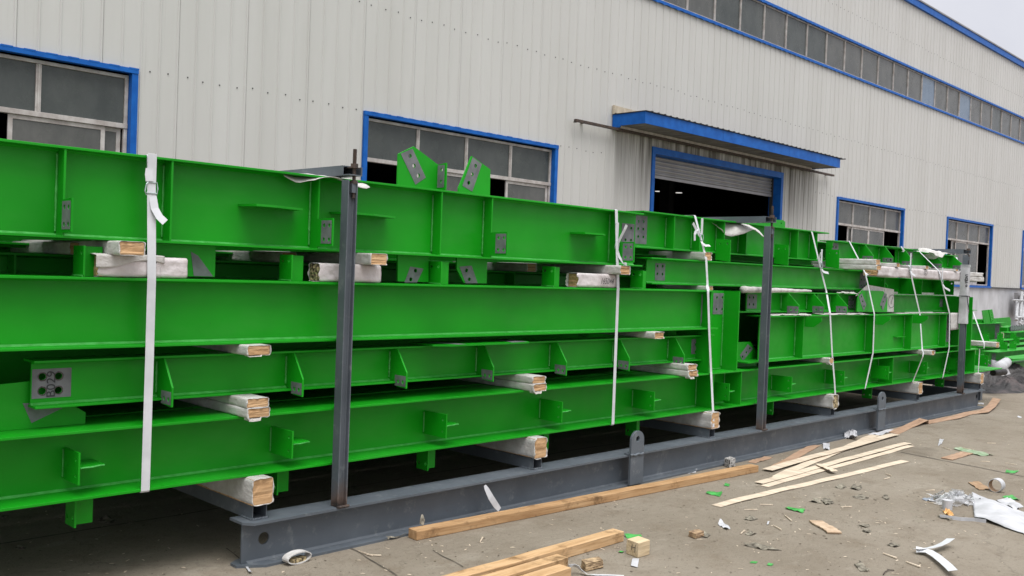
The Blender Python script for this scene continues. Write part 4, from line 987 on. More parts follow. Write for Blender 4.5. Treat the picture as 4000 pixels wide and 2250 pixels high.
pstrap('white strap with frayed knot just right of the six-hole patch', [(Z6(1768, 278), 4.692), (Z6(1852, 600), 4.552), (Z6(1862, 800), 4.533), (Z6(1866, 845), 4.441), (R3(203, 230), 4.441), (R3(225, 730), 4.441), (R3(248, 1180), 4.38), (R3(252, 1360), 4.372)], 4.95, None,
       (R1(112, 520), 4.60), [[(R1(112, 545), 4.60), (R1(125, 580), 4.58), (R1(160, 605), 4.57), (R1(212, 607), 4.56)], [(R1(95, 495), 4.61), (R1(60, 430), 4.61), (R1(22, 352), 4.60)], [(R1(100, 420), 4.63), (R1(60, 430), 4.61), (R1(40, 480), 4.60), (R1(40, 550), 4.60)]])
pstrap('slanting white strap right of the middle post with buckle above the long plain beam', [(R1(1368, 455), 4.694), (R1(1462, 850), 4.612), (R1(1530, 1120), 4.602), (R3(1573, 68), 4.444), (R3(1597, 540), 4.444), (R3(1622, 830), 4.444), (R3(1632, 1000), 4.444)], 4.95, None,
       (R1(1468, 835), 4.60), [[(R1(1475, 870), 4.60), (R1(1500, 905), 4.59), (R1(1555, 918), 4.58)], [(R1(1462, 815), 4.60), (R1(1450, 745), 4.59), (R1(1468, 682), 4.57)]])
pstrap('white strap crossing the pentagon plate and bent back under the deep beam', [(R1(1792, 560), 4.694), (R1(1895, 760), 4.60), (R2(232, 775), 4.52), (R2(262, 900), 4.505), (R2(335, 1240), 4.444), (R4(320, 370), 4.440), (R4(230, 780), 4.446)], 4.95, None,
       None, [[(R2(235, 772), 4.50), (R2(262, 790), 4.48), (R2(290, 775), 4.46)], [(R2(232, 772), 4.50), (R2(250, 800), 4.48), (R2(275, 792), 4.46)]])
pstrap('white strap with buckle at the top of the long wrapped pack', [(R2(728, 688), 4.47), (R2(738, 705), 4.418), (R2(760, 835), 4.418), (R2(850, 1232), 4.444), (R4(878, 340), 4.33), (R4(890, 372), 4.292), (R4(884, 415), 4.292), (R4(765, 710), 4.446)], 4.70, None,
       (R2(738, 715), 4.412), [[(R2(742, 735), 4.41), (R2(760, 780), 4.39), (R2(797, 803), 4.38)]])
pstrap('white strap slanting down from the far clamp bar across the long pack', [(R2(840, 525), 4.70), (R2(1062, 745), 4.43), (R2(1082, 790), 4.415), (R2(1100, 875), 4.415), (R2(1187, 1232), 4.444), (R4(1182, 320), 4.44), (R4(1108, 660), 4.446)], 4.95, None,
       (R2(1098, 868), 4.41), [[(R2(1104, 890), 4.41), (R2(1135, 940), 4.39), (R2(1190, 970), 4.38)]])
pstrap('tiny length of white strap over the second short beam at the top right', [(R2(645, 480), 4.694), (R2(672, 527), 4.69)], 4.9, 4.72)
xs_ = pY(R4(1565, 300), 4.40).x
strap('white strap round the far tip of the bottom beam beyond the last post', [(13.75, 5.0, 1.2), (pY(R7(365, 415), 4.75).x, 4.75, pY(R7(365, 415), 4.75).z), (xs_, 4.385, .86), (xs_, 4.385, .80), (xs_, 4.44, .79), (xs_, 4.445, .46)], .03)
P0 = pY(R2(1265, 595), 4.80); P1 = pY(R2(1285, 655), 4.75)
strap('short length of white strap at the far top end behind the last post', [(P0.x, 5.0, P0.z+.005), tuple(P0), tuple(P1), (P1.x, 4.74, 1.84)], .03)

# ------------------------------------------------------------------ foam sheets and paper on the load
def sheet(name, label, cat, C4, n=(16, 8), amp=.01, fr=6., material=FOAM, solid=.003, fn=None, group=None, jag=0., z0=None, seed=0, smooth=True):
    A, B, C_, D_ = [Vector(p) for p in C4]; b = MB(); nu, nv = n; vs_ = []
    for i in range(nu+1):
        for j in range(nv+1):
            u, v = i/nu, j/nv
            if jag and (i in (0, nu) or j in (0, nv)):
                u += jag*noise.noise((i*.9, j*.9, seed)); v += jag*noise.noise((i*.9, j*.9, seed+5))
            p = A.lerp(B, u).lerp(D_.lerp(C_, u), v)
            h = noise.noise(p*fr+Vector((seed, 0, 0)))*amp+noise.noise(p*fr*2.7+Vector((0, seed, 0)))*amp*.5
            p = p+Vector((0, 0, h))
            if fn: p = fn(p, u, v)
            if z0 is not None and p.z < z0: p.z = z0+.001*abs(noise.noise(p*40))
            vs_.append(p)
    b.add(vs_, [(i*(nv+1)+j, (i+1)*(nv+1)+j, (i+1)*(nv+1)+j+1, i*(nv+1)+j+1) for i in range(nu) for j in range(nv)])
    o = b.build(name, material, smooth=smooth, solid=solid)
    return tag(o, label, cat, group)
GF = 'white foam sheets tucked between the beams'
def drape(p, u, v):
    if v < .45: p.z -= (.45-v)**2*.22*(1+.5*math.sin(u*9))
    p.y += .02*math.sin(u*7)*(1-v); return p
x0, x1 = pY(Z4(510, 330), 4.62).x, pY(Z4(1035, 380), 4.40).x
sheet('foam_sheet', 'white foam sheet crumpled under the first clamp bar', 'foam sheet', [(2.80, 4.52, 2.115), (3.30, 4.40, 2.105), (3.36, 4.95, 2.112), (3.0, 5.0, 2.112)], (20, 12), .012, 9, fn=drape, group=GF)
sheet('foam_sheet', 'white foam sheet hanging in a ragged tongue from the middle clamp bar', 'foam sheet', [(7.50, 4.70, 2.135), (7.98, 4.55, 2.125), (7.95, 5.0, 2.146), (7.35, 5.1, 2.146)], (22, 14), .014, 9, fn=lambda p, u, v: Vector((p.x, p.y+.05*math.sin(u*6)*(1-v), p.z-(max(0, .5-v)**2)*.42*(.5+.8*abs(math.sin(u*4+.5))))), group=GF)
sheet('foam_sheet', 'white foam sheet twisted over the left end of the far clamp bar', 'foam sheet', [(12.42, 4.66, 2.03), (12.70, 4.55, 2.00), (12.78, 4.85, 2.07), (12.45, 4.95, 2.06)], (22, 14), .05, 7, fn=lambda p, u, v: Vector((p.x, p.y, p.z+.05*math.sin(u*9+v*4)*v-.05*(1-v)*math.sin(u*5))), group=GF)
xf0, xf1 = pY(Z2(738, 975), 4.44).x, pY(Z2(1252, 1000), 4.44).x
def flap_fn(p, u, v):
    if v < .55: p.z -= (.55-v)*.11*(.75+.35*math.sin(u*5+1)); p.y = 4.4585-.003*math.sin(u*8)
    return p
sheet('foam_sheet', 'loose torn white foam flap hanging over the lengthwise timber behind the first strap', 'foam sheet', [(xf0, 4.459, 1.611), (xf1, 4.459, 1.611), (xf1, 4.56, 1.611), (xf0, 4.56, 1.611)], (26, 14), .004, 14, fn=flap_fn, group=GF, solid=.002)
# rolled foam under the long plain beam, on the short gusseted beam
r = MB(); P0, P1 = pY(R1(585, 1110), 4.50), pY(R1(1335, 1105), 4.52)
pts = [(P0.x+(P1.x-P0.x)*k/20, 4.50+.02*noise.noise((k*.5, 0, 0)), 1.515+.008*noise.noise((k*.7, 3, 0))) for k in range(21)]
r.tube(pts, [.026*(1-.8*k/20)+.006 for k in range(21)], 10); o = r.build('foam_roll', FOAM, smooth=True); tag(o, 'rolled up white foam lying under the long plain beam at the middle post', 'foam roll', GF)
sheet('foam_sheet', 'white foam sheet lying on the deep beam flange under the first two sloped gussets', 'foam sheet', [(8.05, 4.47, 1.280), (8.75, 4.43, 1.278), (8.95, 4.62, 1.290), (8.05, 4.62, 1.285)], (24, 6), .010, 7, group=GF, z0=1.277)
sheet('foam_sheet', 'white foam sheet on the deep beam flange left of the pentagon plate', 'foam sheet', [(9.15, 4.44, 1.280), (10.1, 4.44, 1.278), (10.2, 4.60, 1.290), (9.05, 4.60, 1.285)], (24, 6), .010, 7, group=GF, z0=1.277)
sheet('foam_sheet', 'white foam sheet on the deep beam flange near its far end', 'foam sheet', [(10.95, 4.47, 1.279), (12.6, 4.48, 1.279), (12.6, 4.58, 1.281), (10.95, 4.58, 1.281)], (30, 5), .005, 6, group=GF, z0=1.277)
P = pY(R1(1815, 1115), 4.5); sheet('foam_sheet', 'crumpled scrap of white foam under the end of the long plain beam', 'foam sheet', [(P.x-.08, 4.47, 1.499), (P.x+.10, 4.47, 1.499), (P.x+.10, 4.62, 1.52), (P.x-.1, 4.62, 1.50)], (10, 8), .03, 14, group=GF, z0=1.499)
P = [pY(R2(*q), 4.565) for q in [(110, 1040), (475, 1215), (545, 1215), (553, 958), (275, 910)]]
b = MB(); vs_ = []
cs = [pY(R2(*q), 4.563) for q in [(255, 905), (553, 958), (552, 1212), (478, 1212), (470, 1000), (120, 1032)]]
b.plate(lambda u, w, d: (u, 4.563+d-.006*abs(noise.noise((u*6, 0, w*6))), w), [uv(p_) for p_ in cs], t=.003); o = b.build('foam_sheet', FOAM); tag(o, 'white foam sheet with a circled number one behind the pentagon plate', 'foam sheet', GF)
ring = [uv(pY(R8(1025+75*math.cos(a)-10*math.sin(a), 985+140*math.sin(a)), 4.553)) for a in [2*math.pi*k/22 for k in range(22)]]
stroke(ring, .005, 'pen_mark', o, 4.5535, True); stroke([uv(pY(R8(*q), 4.553)) for q in [(1050, 890), (1030, 960), (1015, 1045)]], .005, 'pen_mark', o, 4.5535)
P = pY(R4(1190, 30), 4.44); sheet('foam_sheet', 'small white foam flap hanging over the flange end near the last post', 'foam sheet', [(12.47, 4.437, 1.282), (12.72, 4.437, 1.282), (12.78, 4.437, 1.07), (12.50, 4.437, 1.06)], (8, 8), .003, 9, group=GF)
for x0_, x1_, nm in ((11.0, 11.45, 'left'), (11.95, 12.6, 'right')):
    b = MB(); b.box(x0_, x1_, 4.70, 4.705, 1.497, 1.527); tag(b.build('foam_sheet', FOAM), 'strip of white foam standing on the plain beam under the long pack, the %s one' % nm, 'foam sheet', GF)
# shipping label taped round the far post
lb_ = empty('shipping_label', (12.76, 4.34, 1.2), 'white paper label sheets with black lettering taped round the far post', 'label')
zt_, zm, zb_ = 1.875, 1.50, 1.145
b = MB()
for za, zb in ((zm+.005, zt_), (zb_, zm-.005)):
    n = 12; vs_ = []
    for i in range(n+1):
        z = zb+(za-zb)*i/n
        for (x, y) in ((12.717, 4.425), (12.717, 4.338), (12.721, 4.334), (12.76, 4.330), (12.800, 4.333), (12.805, 4.34), (12.805, 4.42)):
            vs_.append((x+.003*noise.noise((x*9, z*14, 1)), y+.004*noise.noise((x*12, z*14, 3)), z+(.006*noise.noise((x*20, 0, z)) if i in (0, n) else 0)))
    b.add(vs_, [(i*7+j, (i+1)*7+j, (i+1)*7+j+1, i*7+j+1) for i in range(n) for j in range(6)])
b.build('paper_sheet', PAPER, lb_, smooth=True)
PL = pX(R2(1378, 838), 12.709)
text_mesh('LNZJLS', .046, lambda u, w: (12.708, PL.y-w*.95, PL.z-u*.80), 'lettering', INK, lb_, bold=.002)
PM = pX(R2(1378, 918), 12.709); k_ = MB(); k_.plate(fYZ(12.708), [(PM.y+.013*math.cos(a), PM.z+.016*math.sin(a)) for a in [2*math.pi*i/16 for i in range(16)]], [(PM.y, PM.z, .005)], t=.001)
k_.build('round_mark', INK, lb_)
b = MB(); b.tube([(12.71, 4.43, 1.50), (12.712, 4.328, 1.505), (12.81, 4.327, 1.497), (12.83, 4.34, 1.49), (12.86, 4.35, 1.492)], .004, 6)
b.tube([(12.712, 4.326, 1.497), (12.73, 4.322, 1.42), (12.76, 4.32, 1.36), (12.795, 4.322, 1.29)], .0045, 6); b.build('black_tie', INK, lb_)
b = MB(); b.box(12.716, 12.807, 4.331, 4.425, zt_-.005, zt_+.03); b.build('clear_tape', CLEARP, lb_)

# ------------------------------------------------------------------ loose lumber and debris on the ground
def beam_on_ground(name, label, cat, a, b, w, h, material, group=None, side=1, jit=.003, z0=.001):
    """squared timber whose front bottom edge runs from a to b; width w extends away from the camera"""
    a = Vector((a[0], a[1], z0)); b = Vector((b[0], b[1], z0)); d = (b-a); L = d.length; d.normalize(); px = Vector((-d.y, d.x, 0))*side
    m_ = MB(); n = max(4, int(L/.12)); vs_ = []
    cs = [(0, 0), (w, 0), (w, h), (0, h)]
    for i in range(n+1):
        for (u, v) in cs:
            p = a+d*L*i/n+px*u+Vector((0, 0, v)); q = noise.noise_vector(p*4)*jit; q.z = q.z if v else 0
            vs_.append(p+q)
    m_.add(vs_, [(4*i+k, 4*i+(k+1) % 4, 4*i+4+(k+1) % 4, 4*i+4+k) for i in range(n) for k in range(4)] + [(0, 1, 2, 3), (4*n+3, 4*n+2, 4*n+1, 4*n)])
    return tag(m_.build(name, material, bevel=.004), label, cat, group)
def wood_dir(base, ang, c1, c2, c3, nm):      # lumber grain follows the piece's own length
    def f(nt, b):
        tcx = nt.nodes.new('ShaderNodeTexCoord'); mp = nt.nodes.new('ShaderNodeMapping')
        mp.vector_type = 'POINT'; mp.inputs['Rotation'].default_value = (0, 0, -ang); nt.links.new(tcx.outputs['Object'], mp.inputs[0])
        m2 = nt.nodes.new('ShaderNodeMapping'); m2.inputs['Scale'].default_value = (1.1, 12, 12); nt.links.new(mp.outputs[0], m2.inputs[0])
        c = ramp(nt, nz(nt, m2.outputs[0], 3., 8, .62), [(.28, c1), (.5, c2), (.75, c3)])
        m3 = nt.nodes.new('ShaderNodeMapping'); m3.inputs['Scale'].default_value = (.8, 45, 45); nt.links.new(mp.outputs[0], m3.inputs[0])
        gr = nz(nt, m3.outputs[0], 2.2, 4, .7)
        c = mixc(nt, ramp(nt, gr, [(.52, (0, 0, 0)), (.68, (.5,)*3)]), c, tuple(x*.5 for x in c1))
        kn = ramp(nt, nz(nt, pos(nt), 6.5, 6, .7), [(.55, (0, 0, 0)), (.70, (.85,)*3)])
        nt.links.new(mixc(nt, kn, c, tuple(x*.45 for x in c1)), b.inputs['Base Color'])
        bump(nt, b, gr, .35, .004)
    return mat(nm, c2, .75, spec=.2, build=f)
def ang(a, b): return math.atan2(b[1]-a[1], b[0]-a[0])
GL = 'sawn timbers lying on the concrete'
A, Bq = pZ(Z5(1003, 1260)), pZ(R6(668, 634))
LM1 = wood_dir('x', ang(A, Bq), (.28, .155, .07), (.42, .255, .125), (.52, .345, .19), 'brown_lumber_grain')
beam_on_ground('sawn_timber', 'long brown sawn timber lying along the front of the skid', 'timber', A, Bq, .085, .055, LM1, GL)
# three timbers at the bottom edge of the frame
E1, E1b = pZ(B1(1896, 298)), pZ(B1(1325, 468)); d1 = (E1-E1b).normalized()
LM2 = wood_dir('x', ang(E1b, E1), (.34, .20, .09), (.52, .335, .175), (.62, .44, .26), 'yellow_lumber_grain')
beam_on_ground('sawn_timber', 'longest of three yellowish sawn timbers at the bottom of the picture', 'timber', E1-d1*2.6, E1, .085, .062, LM2, GL)
E2 = pZ(B1(1338, 568)); beam_on_ground('sawn_timber', 'middle yellowish sawn timber lying against the longest one', 'timber', E2-d1*2.2, E2, .085, .060, LM2, GL)
E3 = pZ(B1(1366, 672)); beam_on_ground('sawn_timber', 'shortest and nearest yellowish sawn timber, cut off by the picture edge', 'timber', E3-d1*2.0, E3, .085, .058, LM2, GL)
# wooden blocks
def block(label, q4, h, material, marks=None, cat='wood block', rough=0, name='wood_block'):
    P = [pZ(q, 0) for q in q4]; m_ = MB(); n = 6; vs_ = []
    for i in range(n+1):
        for p in P:
            o = noise.noise_vector(Vector((p.x*30, p.y*30, i*2.3)))*(rough+.0015); o.z *= .3 if i in (0, n) else 1
            vs_.append(Vector((p.x+o.x, p.y+o.y, max(.0015, h*i/n+o.z))))
    k = len(P); m_.add(vs_, [(i*k+j, i*k+(j+1) % k, (i+1)*k+(j+1) % k, (i+1)*k+j) for i in range(n) for j in range(k)]+[tuple(range(k)), tuple(n*k+j for j in range(k))])
    o = m_.build(name, material, bevel=.002); return tag(o, label, cat, 'offcut wood blocks on the concrete'), P
bo, P = block('pale plywood block with a black pen mark on its side', [B1(1922, 418), B1(2040, 465), B1(2156, 430), B1(2040, 385)], .085, PLY)
f0, f1 = P[0], P[1]; mk = MB()
nrm = Vector((f1.y-f0.y, -(f1.x-f0.x), 0)).normalized()*.004
for u0, z0, u1, z1 in ((.52, .066, .46, .034), (.78, .070, .75, .026), (.50, .052, .78, .054)):
    mk.ribbon([f0.lerp(f1, u0)+Vector((0, 0, z0))+nrm, f0.lerp(f1, u1)+Vector((0, 0, z1))+nrm], nrm.cross(Vector((0, 0, 1))) if u0 != .50 else (0, 0, 1), .003, .001)
mk.build('pen_mark', INK, bo)
block('rough weathered block offcut near the three timbers', [B1(1465, 562), B1(1512, 604), B1(1690, 565), B1(1640, 525)], .045, mat('weathered_block', (.3, .2, .12), .9, build=mottled((.12, .075, .04), (.50, .36, .21), 26, bs=.6, bscale=60, bd=.01, stretch=(1, 1, 4))), rough=.005)
block('small torn wood block with crumpled wrap left of the scattered leaves', [R6(165, 1098), R6(215, 1115), R6(275, 1098), R6(225, 1082)], .035, mat('torn_block', (.3, .2, .12), .9, build=mottled((.16, .10, .06), (.42, .29, .17), 30, bs=.5, bscale=70, bd=.008)), rough=.004)
block('grey pitted concrete core by the end of the long brown timber', [R6(420, 590), R6(460, 605), R6(502, 592), R6(462, 577)], .07, mat('pitted_block', (.35, .34, .33), .9, build=mottled((.06, .055, .05), (.42, .41, .39), 45, .42, .5)), cat='block', rough=.002, name='concrete_block')
# veneer strips
def strip(label, pa, pb, w, material, z=.004, lift=None, group='pale veneer strips on the concrete', cat='wood strip', twist=.0, seed=0, name='veneer_strip', t=.003):
    a, b = Vector((pa.x, pa.y, z)), Vector((pb.x, pb.y, z)); n = 26; d = (b-a).normalized(); px = Vector((-d.y, d.x, 0)); pts = []
    for i in range(n+1):
        u = i/n; p = a.lerp(b, u); p.z = z+abs(noise.noise((u*5, seed, 0)))*.010+(lift(u) if lift else 0); p += px*noise.noise((u*2.2, seed, 4))*.014; pts.append(p)
    wd = [(px+Vector((0, 0, twist*noise.noise((i*.2, seed, 9))))).normalized() for i in range(n+1)]
    m_ = MB(); m_.ribbon(pts, wd, [w*1.22*(1+.12*noise.noise((i*.45, seed, 2))) for i in range(n+1)], t); return tag(m_.build(name, material), label, cat, group)
mid = lambda f, a, b: pZ(f((a[0]+b[0])/2, (a[1]+b[1])/2))
wid = lambda f, a, b: (pZ(f(*a))-pZ(f(*b))).length
strip('long pale veneer strip lying alone, nearest the camera', mid(R6, (325, 868), (400, 895)), mid(R6, (1698, 547), (1750, 562)), .062, VENEER, seed=1)
strip('pale veneer strip on top of another, second from the camera', mid(R6, (632, 712), (705, 728)), mid(R6, (1700, 425), (1780, 436)), .062, VENEER, z=.011, seed=2)
strip('pale veneer strip peeking out from under the second one', mid(R6, (680, 730), (735, 748)), mid(R6, (1740, 442), (1792, 452)), .055, VENEER, z=.004, seed=3)
strip('pale veneer strip crossing over the others to the upper right', mid(R6, (690, 622), (772, 640)), mid(R6, (1612, 366), (1690, 376)), .075, VENEER, z=.018, seed=4)
strip('pale veneer strip lying under the crossing one, farthest from the camera', mid(R6, (755, 668), (840, 684)), mid(R6, (1470, 364), (1545, 378)), .07, VENEER, z=.006, seed=5)
strip('short pale veneer piece lying across two strips', mid(R6, (1080, 598), (1112, 592)), mid(R6, (1185, 652), (1236, 646)), .05, VENEER, z=.026, seed=6)
strip('dull brown veneer strip half hidden behind the pale ones', mid(R6, (760, 590), (830, 604)), mid(R6, (1040, 436), (1122, 446)), .075, BROWNV, z=.003, seed=7)
strip('small brown veneer scrap near the end of the long brown timber', mid(R6, (600, 565), (640, 572)), mid(R6, (720, 520), (770, 535)), .06, BROWNV, z=.003, seed=17)
# curled brown strip by the skid
pts = [R4(550, 1282), R4(720, 1205), R4(895, 1124), R4(905, 1165), R4(1060, 1135), R4(1250, 1100), R4(1400, 1055), R4(1580, 1032), R4(1660, 975), R4(1722, 888)]
hz_ = [.006, .012, .055, .01, .008, .02, .012, .03, .035, .06]
b = MB(); V = [pZ(q, h_) for q, h_ in zip(pts, hz_)]; S = []
for i in range(len(V)-1):
    for k in range(4): S.append(V[i].lerp(V[i+1], k/4))
S.append(V[-1]); dd = (V[-1]-V[0]).normalized()
b.ribbon(S, (-dd.y, dd.x, .12), [.10+.015*noise.noise((i*.4, 0, 0)) for i in range(len(S))], .003); tag(b.build('veneer_strip', BROWNV), 'long curled brown veneer strip along the far end of the skid', 'wood strip')
strip('brown board offcut lying alone right of the veneer strips', mid(R6, (1990, 535), (2050, 552)), mid(R6, (2150, 492), (2200, 505)), .085, BROWNV, seed=8, group=None, name='board_offcut', t=.008, z=.006)
strip('tan board offcut with dark edges among the scattered leaves', mid(R6, (1050, 995), (1110, 992)), mid(R6, (1175, 1080), (1258, 1080)), .075, mat('tan_board', (.45, .33, .22), .8, build=mottled((.36, .25, .16), (.52, .40, .28), 20)), seed=9, group=None, name='board_offcut', t=.009, z=.008)
# scraps: flat crumpled pieces
def scrap(name, label, cat, f, q4, material, amp=.012, n=(9, 7), jag=.09, seed=1, lift=.006, solid=.0015, group=None, fr=16):
    C4 = [pZ(f(*q), 0)+Vector((0, 0, lift)) for q in q4]
    return sheet(name, label, cat, C4, n, amp, fr, material, solid, group=group, jag=jag, z0=.002, seed=seed, smooth=False)
GW = 'white paper scraps on the concrete'
scrap('paper_scrap', 'white foam scrap propped by the skid flange near the long brown timber', 'scrap', R6, [(125, 650), (215, 640), (247, 600), (190, 592)], PAPER, group=GW, seed=2)
scrap('paper_scrap', 'white paper square beside the plywood block', 'scrap', B1, [(1968, 550), (2035, 566), (2052, 480), (1985, 478)], PAPER, amp=.005, jag=.03, group=GW, seed=3)
scrap('paper_scrap', 'white torn paper between the skid and the veneer strips', 'scrap', R6, [(1135, 470), (1180, 480), (1178, 430), (1125, 420)], PAPER, group=GW, seed=4, amp=.03)
scrap('paper_scrap', 'crumpled white paper cup shape by the skid flange', 'scrap', R6, [(1285, 392), (1378, 408), (1372, 368), (1290, 360)], PAPER, amp=.06, group=GW, seed=5, lift=.03)
scrap('paper_scrap', 'small white paper flake on the open concrete at right', 'scrap', R6, [(1958, 448), (1985, 432), (2000, 400), (1970, 396)], PAPER, group=GW, seed=6)
scrap('paper_scrap', 'white torn paper strip left of the tan board', 'scrap', R6, [(375, 1012), (440, 1055), (466, 1040), (395, 980)], PAPER, group=GW, seed=7, amp=.02)
scrap('paper_scrap', 'tiny white paper flake left of the tan board', 'scrap', R6, [(727, 1015), (742, 1012), (748, 994), (735, 992)], PAPER, group=GW, seed=8)
scrap('paper_scrap', 'white paper strip along the skid flange left of the veneer', 'scrap', R6, [(930, 452), (1000, 455), (1040, 438), (960, 440)], PAPER, group=GW, seed=9)
scrap('paper_scrap', 'small white flake near the far right edge', 'scrap', R6, [(2528, 240), (2555, 246), (2560, 238), (2530, 234)], PAPER, group=GW, seed=10)
scrap('paper_scrap', 'white paper strip beyond the far end of the skid', 'scrap', R4, [(1495, 950), (1570, 960), (1575, 945), (1500, 938)], PAPER, group=GW, seed=12)
scrap('paper_scrap', 'white foam strip lying under the far lifting lug', 'scrap', R4, [(260, 1300), (420, 1310), (580, 1240), (480, 1250)], PAPER, group=GW, seed=13, amp=.02)
scrap('foam_scrap', 'curved pale foam scrap leaning on the skid web', 'scrap', R5, [(232, 1005), (275, 1005), (200, 905), (165, 900)], PAPER, amp=.004, lift=.01, group=None, seed=14) if False else None
P = [pY(R5(160, 845), 4.325), pY(R5(172, 870), 4.315), pY(R5(200, 925), 4.30), pY(R5(232, 975), 4.29), pY(R5(258, 1008), 4.28)]
b = MB(); b.ribbon(P, (1, 0, .3), [.018, .035, .045, .045, .035], .002); tag(b.build('foam_scrap', PAPER), 'curved white foam scrap leaning against the skid beam', 'scrap')
P = [pY(Z5(1030, 1172), 4.30), pY(Z5(1036, 1145), 4.31), pY(Z5(1034, 1118), 4.33)]
b = MB(); b.ribbon(P, (1, 0, .1), [.03, .033, .01], .002); tag(b.build('foam_scrap', DIRTY), 'grey pointed foam scrap standing against the skid near the timber end', 'scrap')
# foam ring around a wood piece under the skid corner
c0 = pZ(Z5(358, 1378)); b = MB(); d = (pZ(Z5(430, 1350))-pZ(Z5(295, 1385))); d.z = 0; L = d.length; d.normalize()
pts = []
for k in range(25):
    a = 2*math.pi*k/24; pts.append(Vector((c0.x, c0.y, .032))+d*(L*.46*math.cos(a))+Vector((0, 0, .029*math.sin(a))))
px = Vector((-d.y, d.x, 0)); b.ribbon(pts, px, .05, .006); fr_ = b.build('foam_ring', FOAM); tag(fr_, 'flattened white foam ring lying at the skid corner', 'foam ring')
b = MB(); b.obox(Vector((c0.x, c0.y, .006))-d*L*.25-px*.02, d*L*.55, px*.05, Vector((0, 0, .022))); tag(b.build('wood_block', BARK, bevel=.002), 'dark wood piece inside the white foam ring at the skid corner', 'wood block')
scrap('foam_scrap', 'white foam scrap under the skid corner', 'scrap', Z5, [(100, 1440), (118, 1440), (85, 1390), (75, 1395)], PAPER, seed=15)
PALEGREEN = mat('pale_green_film', (.2, .3, .16), .5, build=mottled((.13, .25, .10), (.32, .36, .27), 25))
GG = 'green film scraps on the concrete'
for i, (f, q4, nm) in enumerate([(R6, [(290, 790), (390, 812), (407, 785), (300, 776)], 'green film scrap left of the nearest veneer strip end'), (R6, [(858, 900), (985, 930), (1000, 905), (880, 886)], 'green film scrap below the nearest veneer strip'),
    (B1, [(1895, 240), (1965, 288), (2080, 268), (2070, 228)], 'bright green film scrap behind the plywood block'), (R6, [(2070, 470), (2260, 520), (2360, 515), (2120, 458)], 'green film streak with chips on the concrete at right'),
    (B2, [(2225, 330), (2300, 370), (2480, 388), (2370, 310)], 'bright green film scrap on the white plastic sheet'), (R6, [(420, 735), (455, 738), (462, 725), (430, 722)], 'tiny green film scrap near the long brown timber'),
    (R6, [(2440, 638), (2510, 645), (2538, 628), (2460, 622)], 'green film scrap near the right edge above the tape core'), (R6, [(605, 1288), (650, 1292), (662, 1280), (620, 1276)], 'small green film scrap at the bottom centre'), (R6, [(728, 1305), (760, 1310), (775, 1302), (740, 1296)], 'tiny green film scrap at the bottom, right of another'),
    (B1, [(1842, 412), (1885, 418), (1898, 400), (1860, 394)], 'tiny green film scrap left of the plywood block'), (R5, [(705, 912), (740, 916), (755, 908), (720, 904)], 'tiny green scrap on the skid bottom flange')]):
    if i == 10: continue
    scrap('film_scrap', nm, 'scrap', f, q4, PALEGREEN if 'streak' in nm else GREENSCRAP, amp=.012, seed=30+i, group=GG)
GD = 'crumpled dirty leaves and paper scraps'
for i, (f, q4, nm) in enumerate([(R6, [(555, 1160), (700, 1195), (842, 1200), (650, 1150)], 'long crumpled dirty scrap below the tan board'), (R6, [(562, 975), (620, 985), (665, 972), (610, 950)], 'crumpled dirty leaf left of the tan board'), (R6, [(1355, 1300), (1400, 1350), (1470, 1350), (1400, 1285)], 'crumpled grey paper wad at the bottom right of centre'),
    (R6, [(1218, 745), (1270, 758), (1302, 742), (1250, 728)], 'brown curled leaf below the third veneer strip, left one'), (R6, [(1328, 755), (1390, 768), (1412, 748), (1350, 730)], 'brown curled leaf below the third veneer strip, right one'), (R6, [(1555, 815), (1590, 838), (1610, 826), (1580, 806)], 'small curled dirty scrap in the middle of the yard'),
    (R6, [(1040, 850), (1120, 862), (1100, 840), (1060, 832)], 'brown leaf left of the green leafy scrap'), (R6, [(1115, 835), (1150, 872), (1210, 862), (1180, 826)], 'leafy scrap with green patches in the middle of the yard'), (R6, [(1340, 815), (1420, 834), (1462, 820), (1400, 800)], 'dull green leafy scrap right of the leafy one'),
    (R6, [(1385, 1020), (1440, 1035), (1470, 1025), (1420, 1006)], 'pale dry leaf right of the tan board'), (R6, [(1412, 1060), (1455, 1075), (1480, 1060), (1440, 1045)], 'dark dry leaf right of the tan board'), (R6, [(1590, 1160), (1650, 1178), (1690, 1162), (1640, 1146)], 'dark crumpled scrap left of the white bent strap'),
    (R6, [(568, 1085), (620, 1092), (655, 1076), (600, 1066)], 'pale green crumpled scrap right of the torn block'), (B2, [(1310, 600), (1360, 640), (1550, 670), (1450, 620)], 'dark green rag under the white strip by the clear plastic'), (Z5, [(820, 1262), (880, 1255), (948, 1232), (870, 1218)], 'crumpled dirty paper against the skid beam'),
    (Z3, [(548, 1140), (615, 1162), (665, 1140), (600, 1112)], 'crumpled paper on the shaded concrete under the beams'), (Z3, [(80, 1295), (130, 1302), (148, 1290), (100, 1285)], 'dark leaf on the shaded concrete at far left'), (Z3, [(0, 1130), (30, 1128), (52, 1116), (10, 1110)], 'dark scrap at the left picture edge on the shaded concrete'), (R6, [(225, 1100), (300, 1108), (325, 1085), (280, 1068)], 'crumpled grey wrap on the torn wood block')]):
    scrap('crumpled_scrap', nm, 'scrap', f, q4, DIRTY, amp=.017, seed=50+i, group=GD, fr=22)
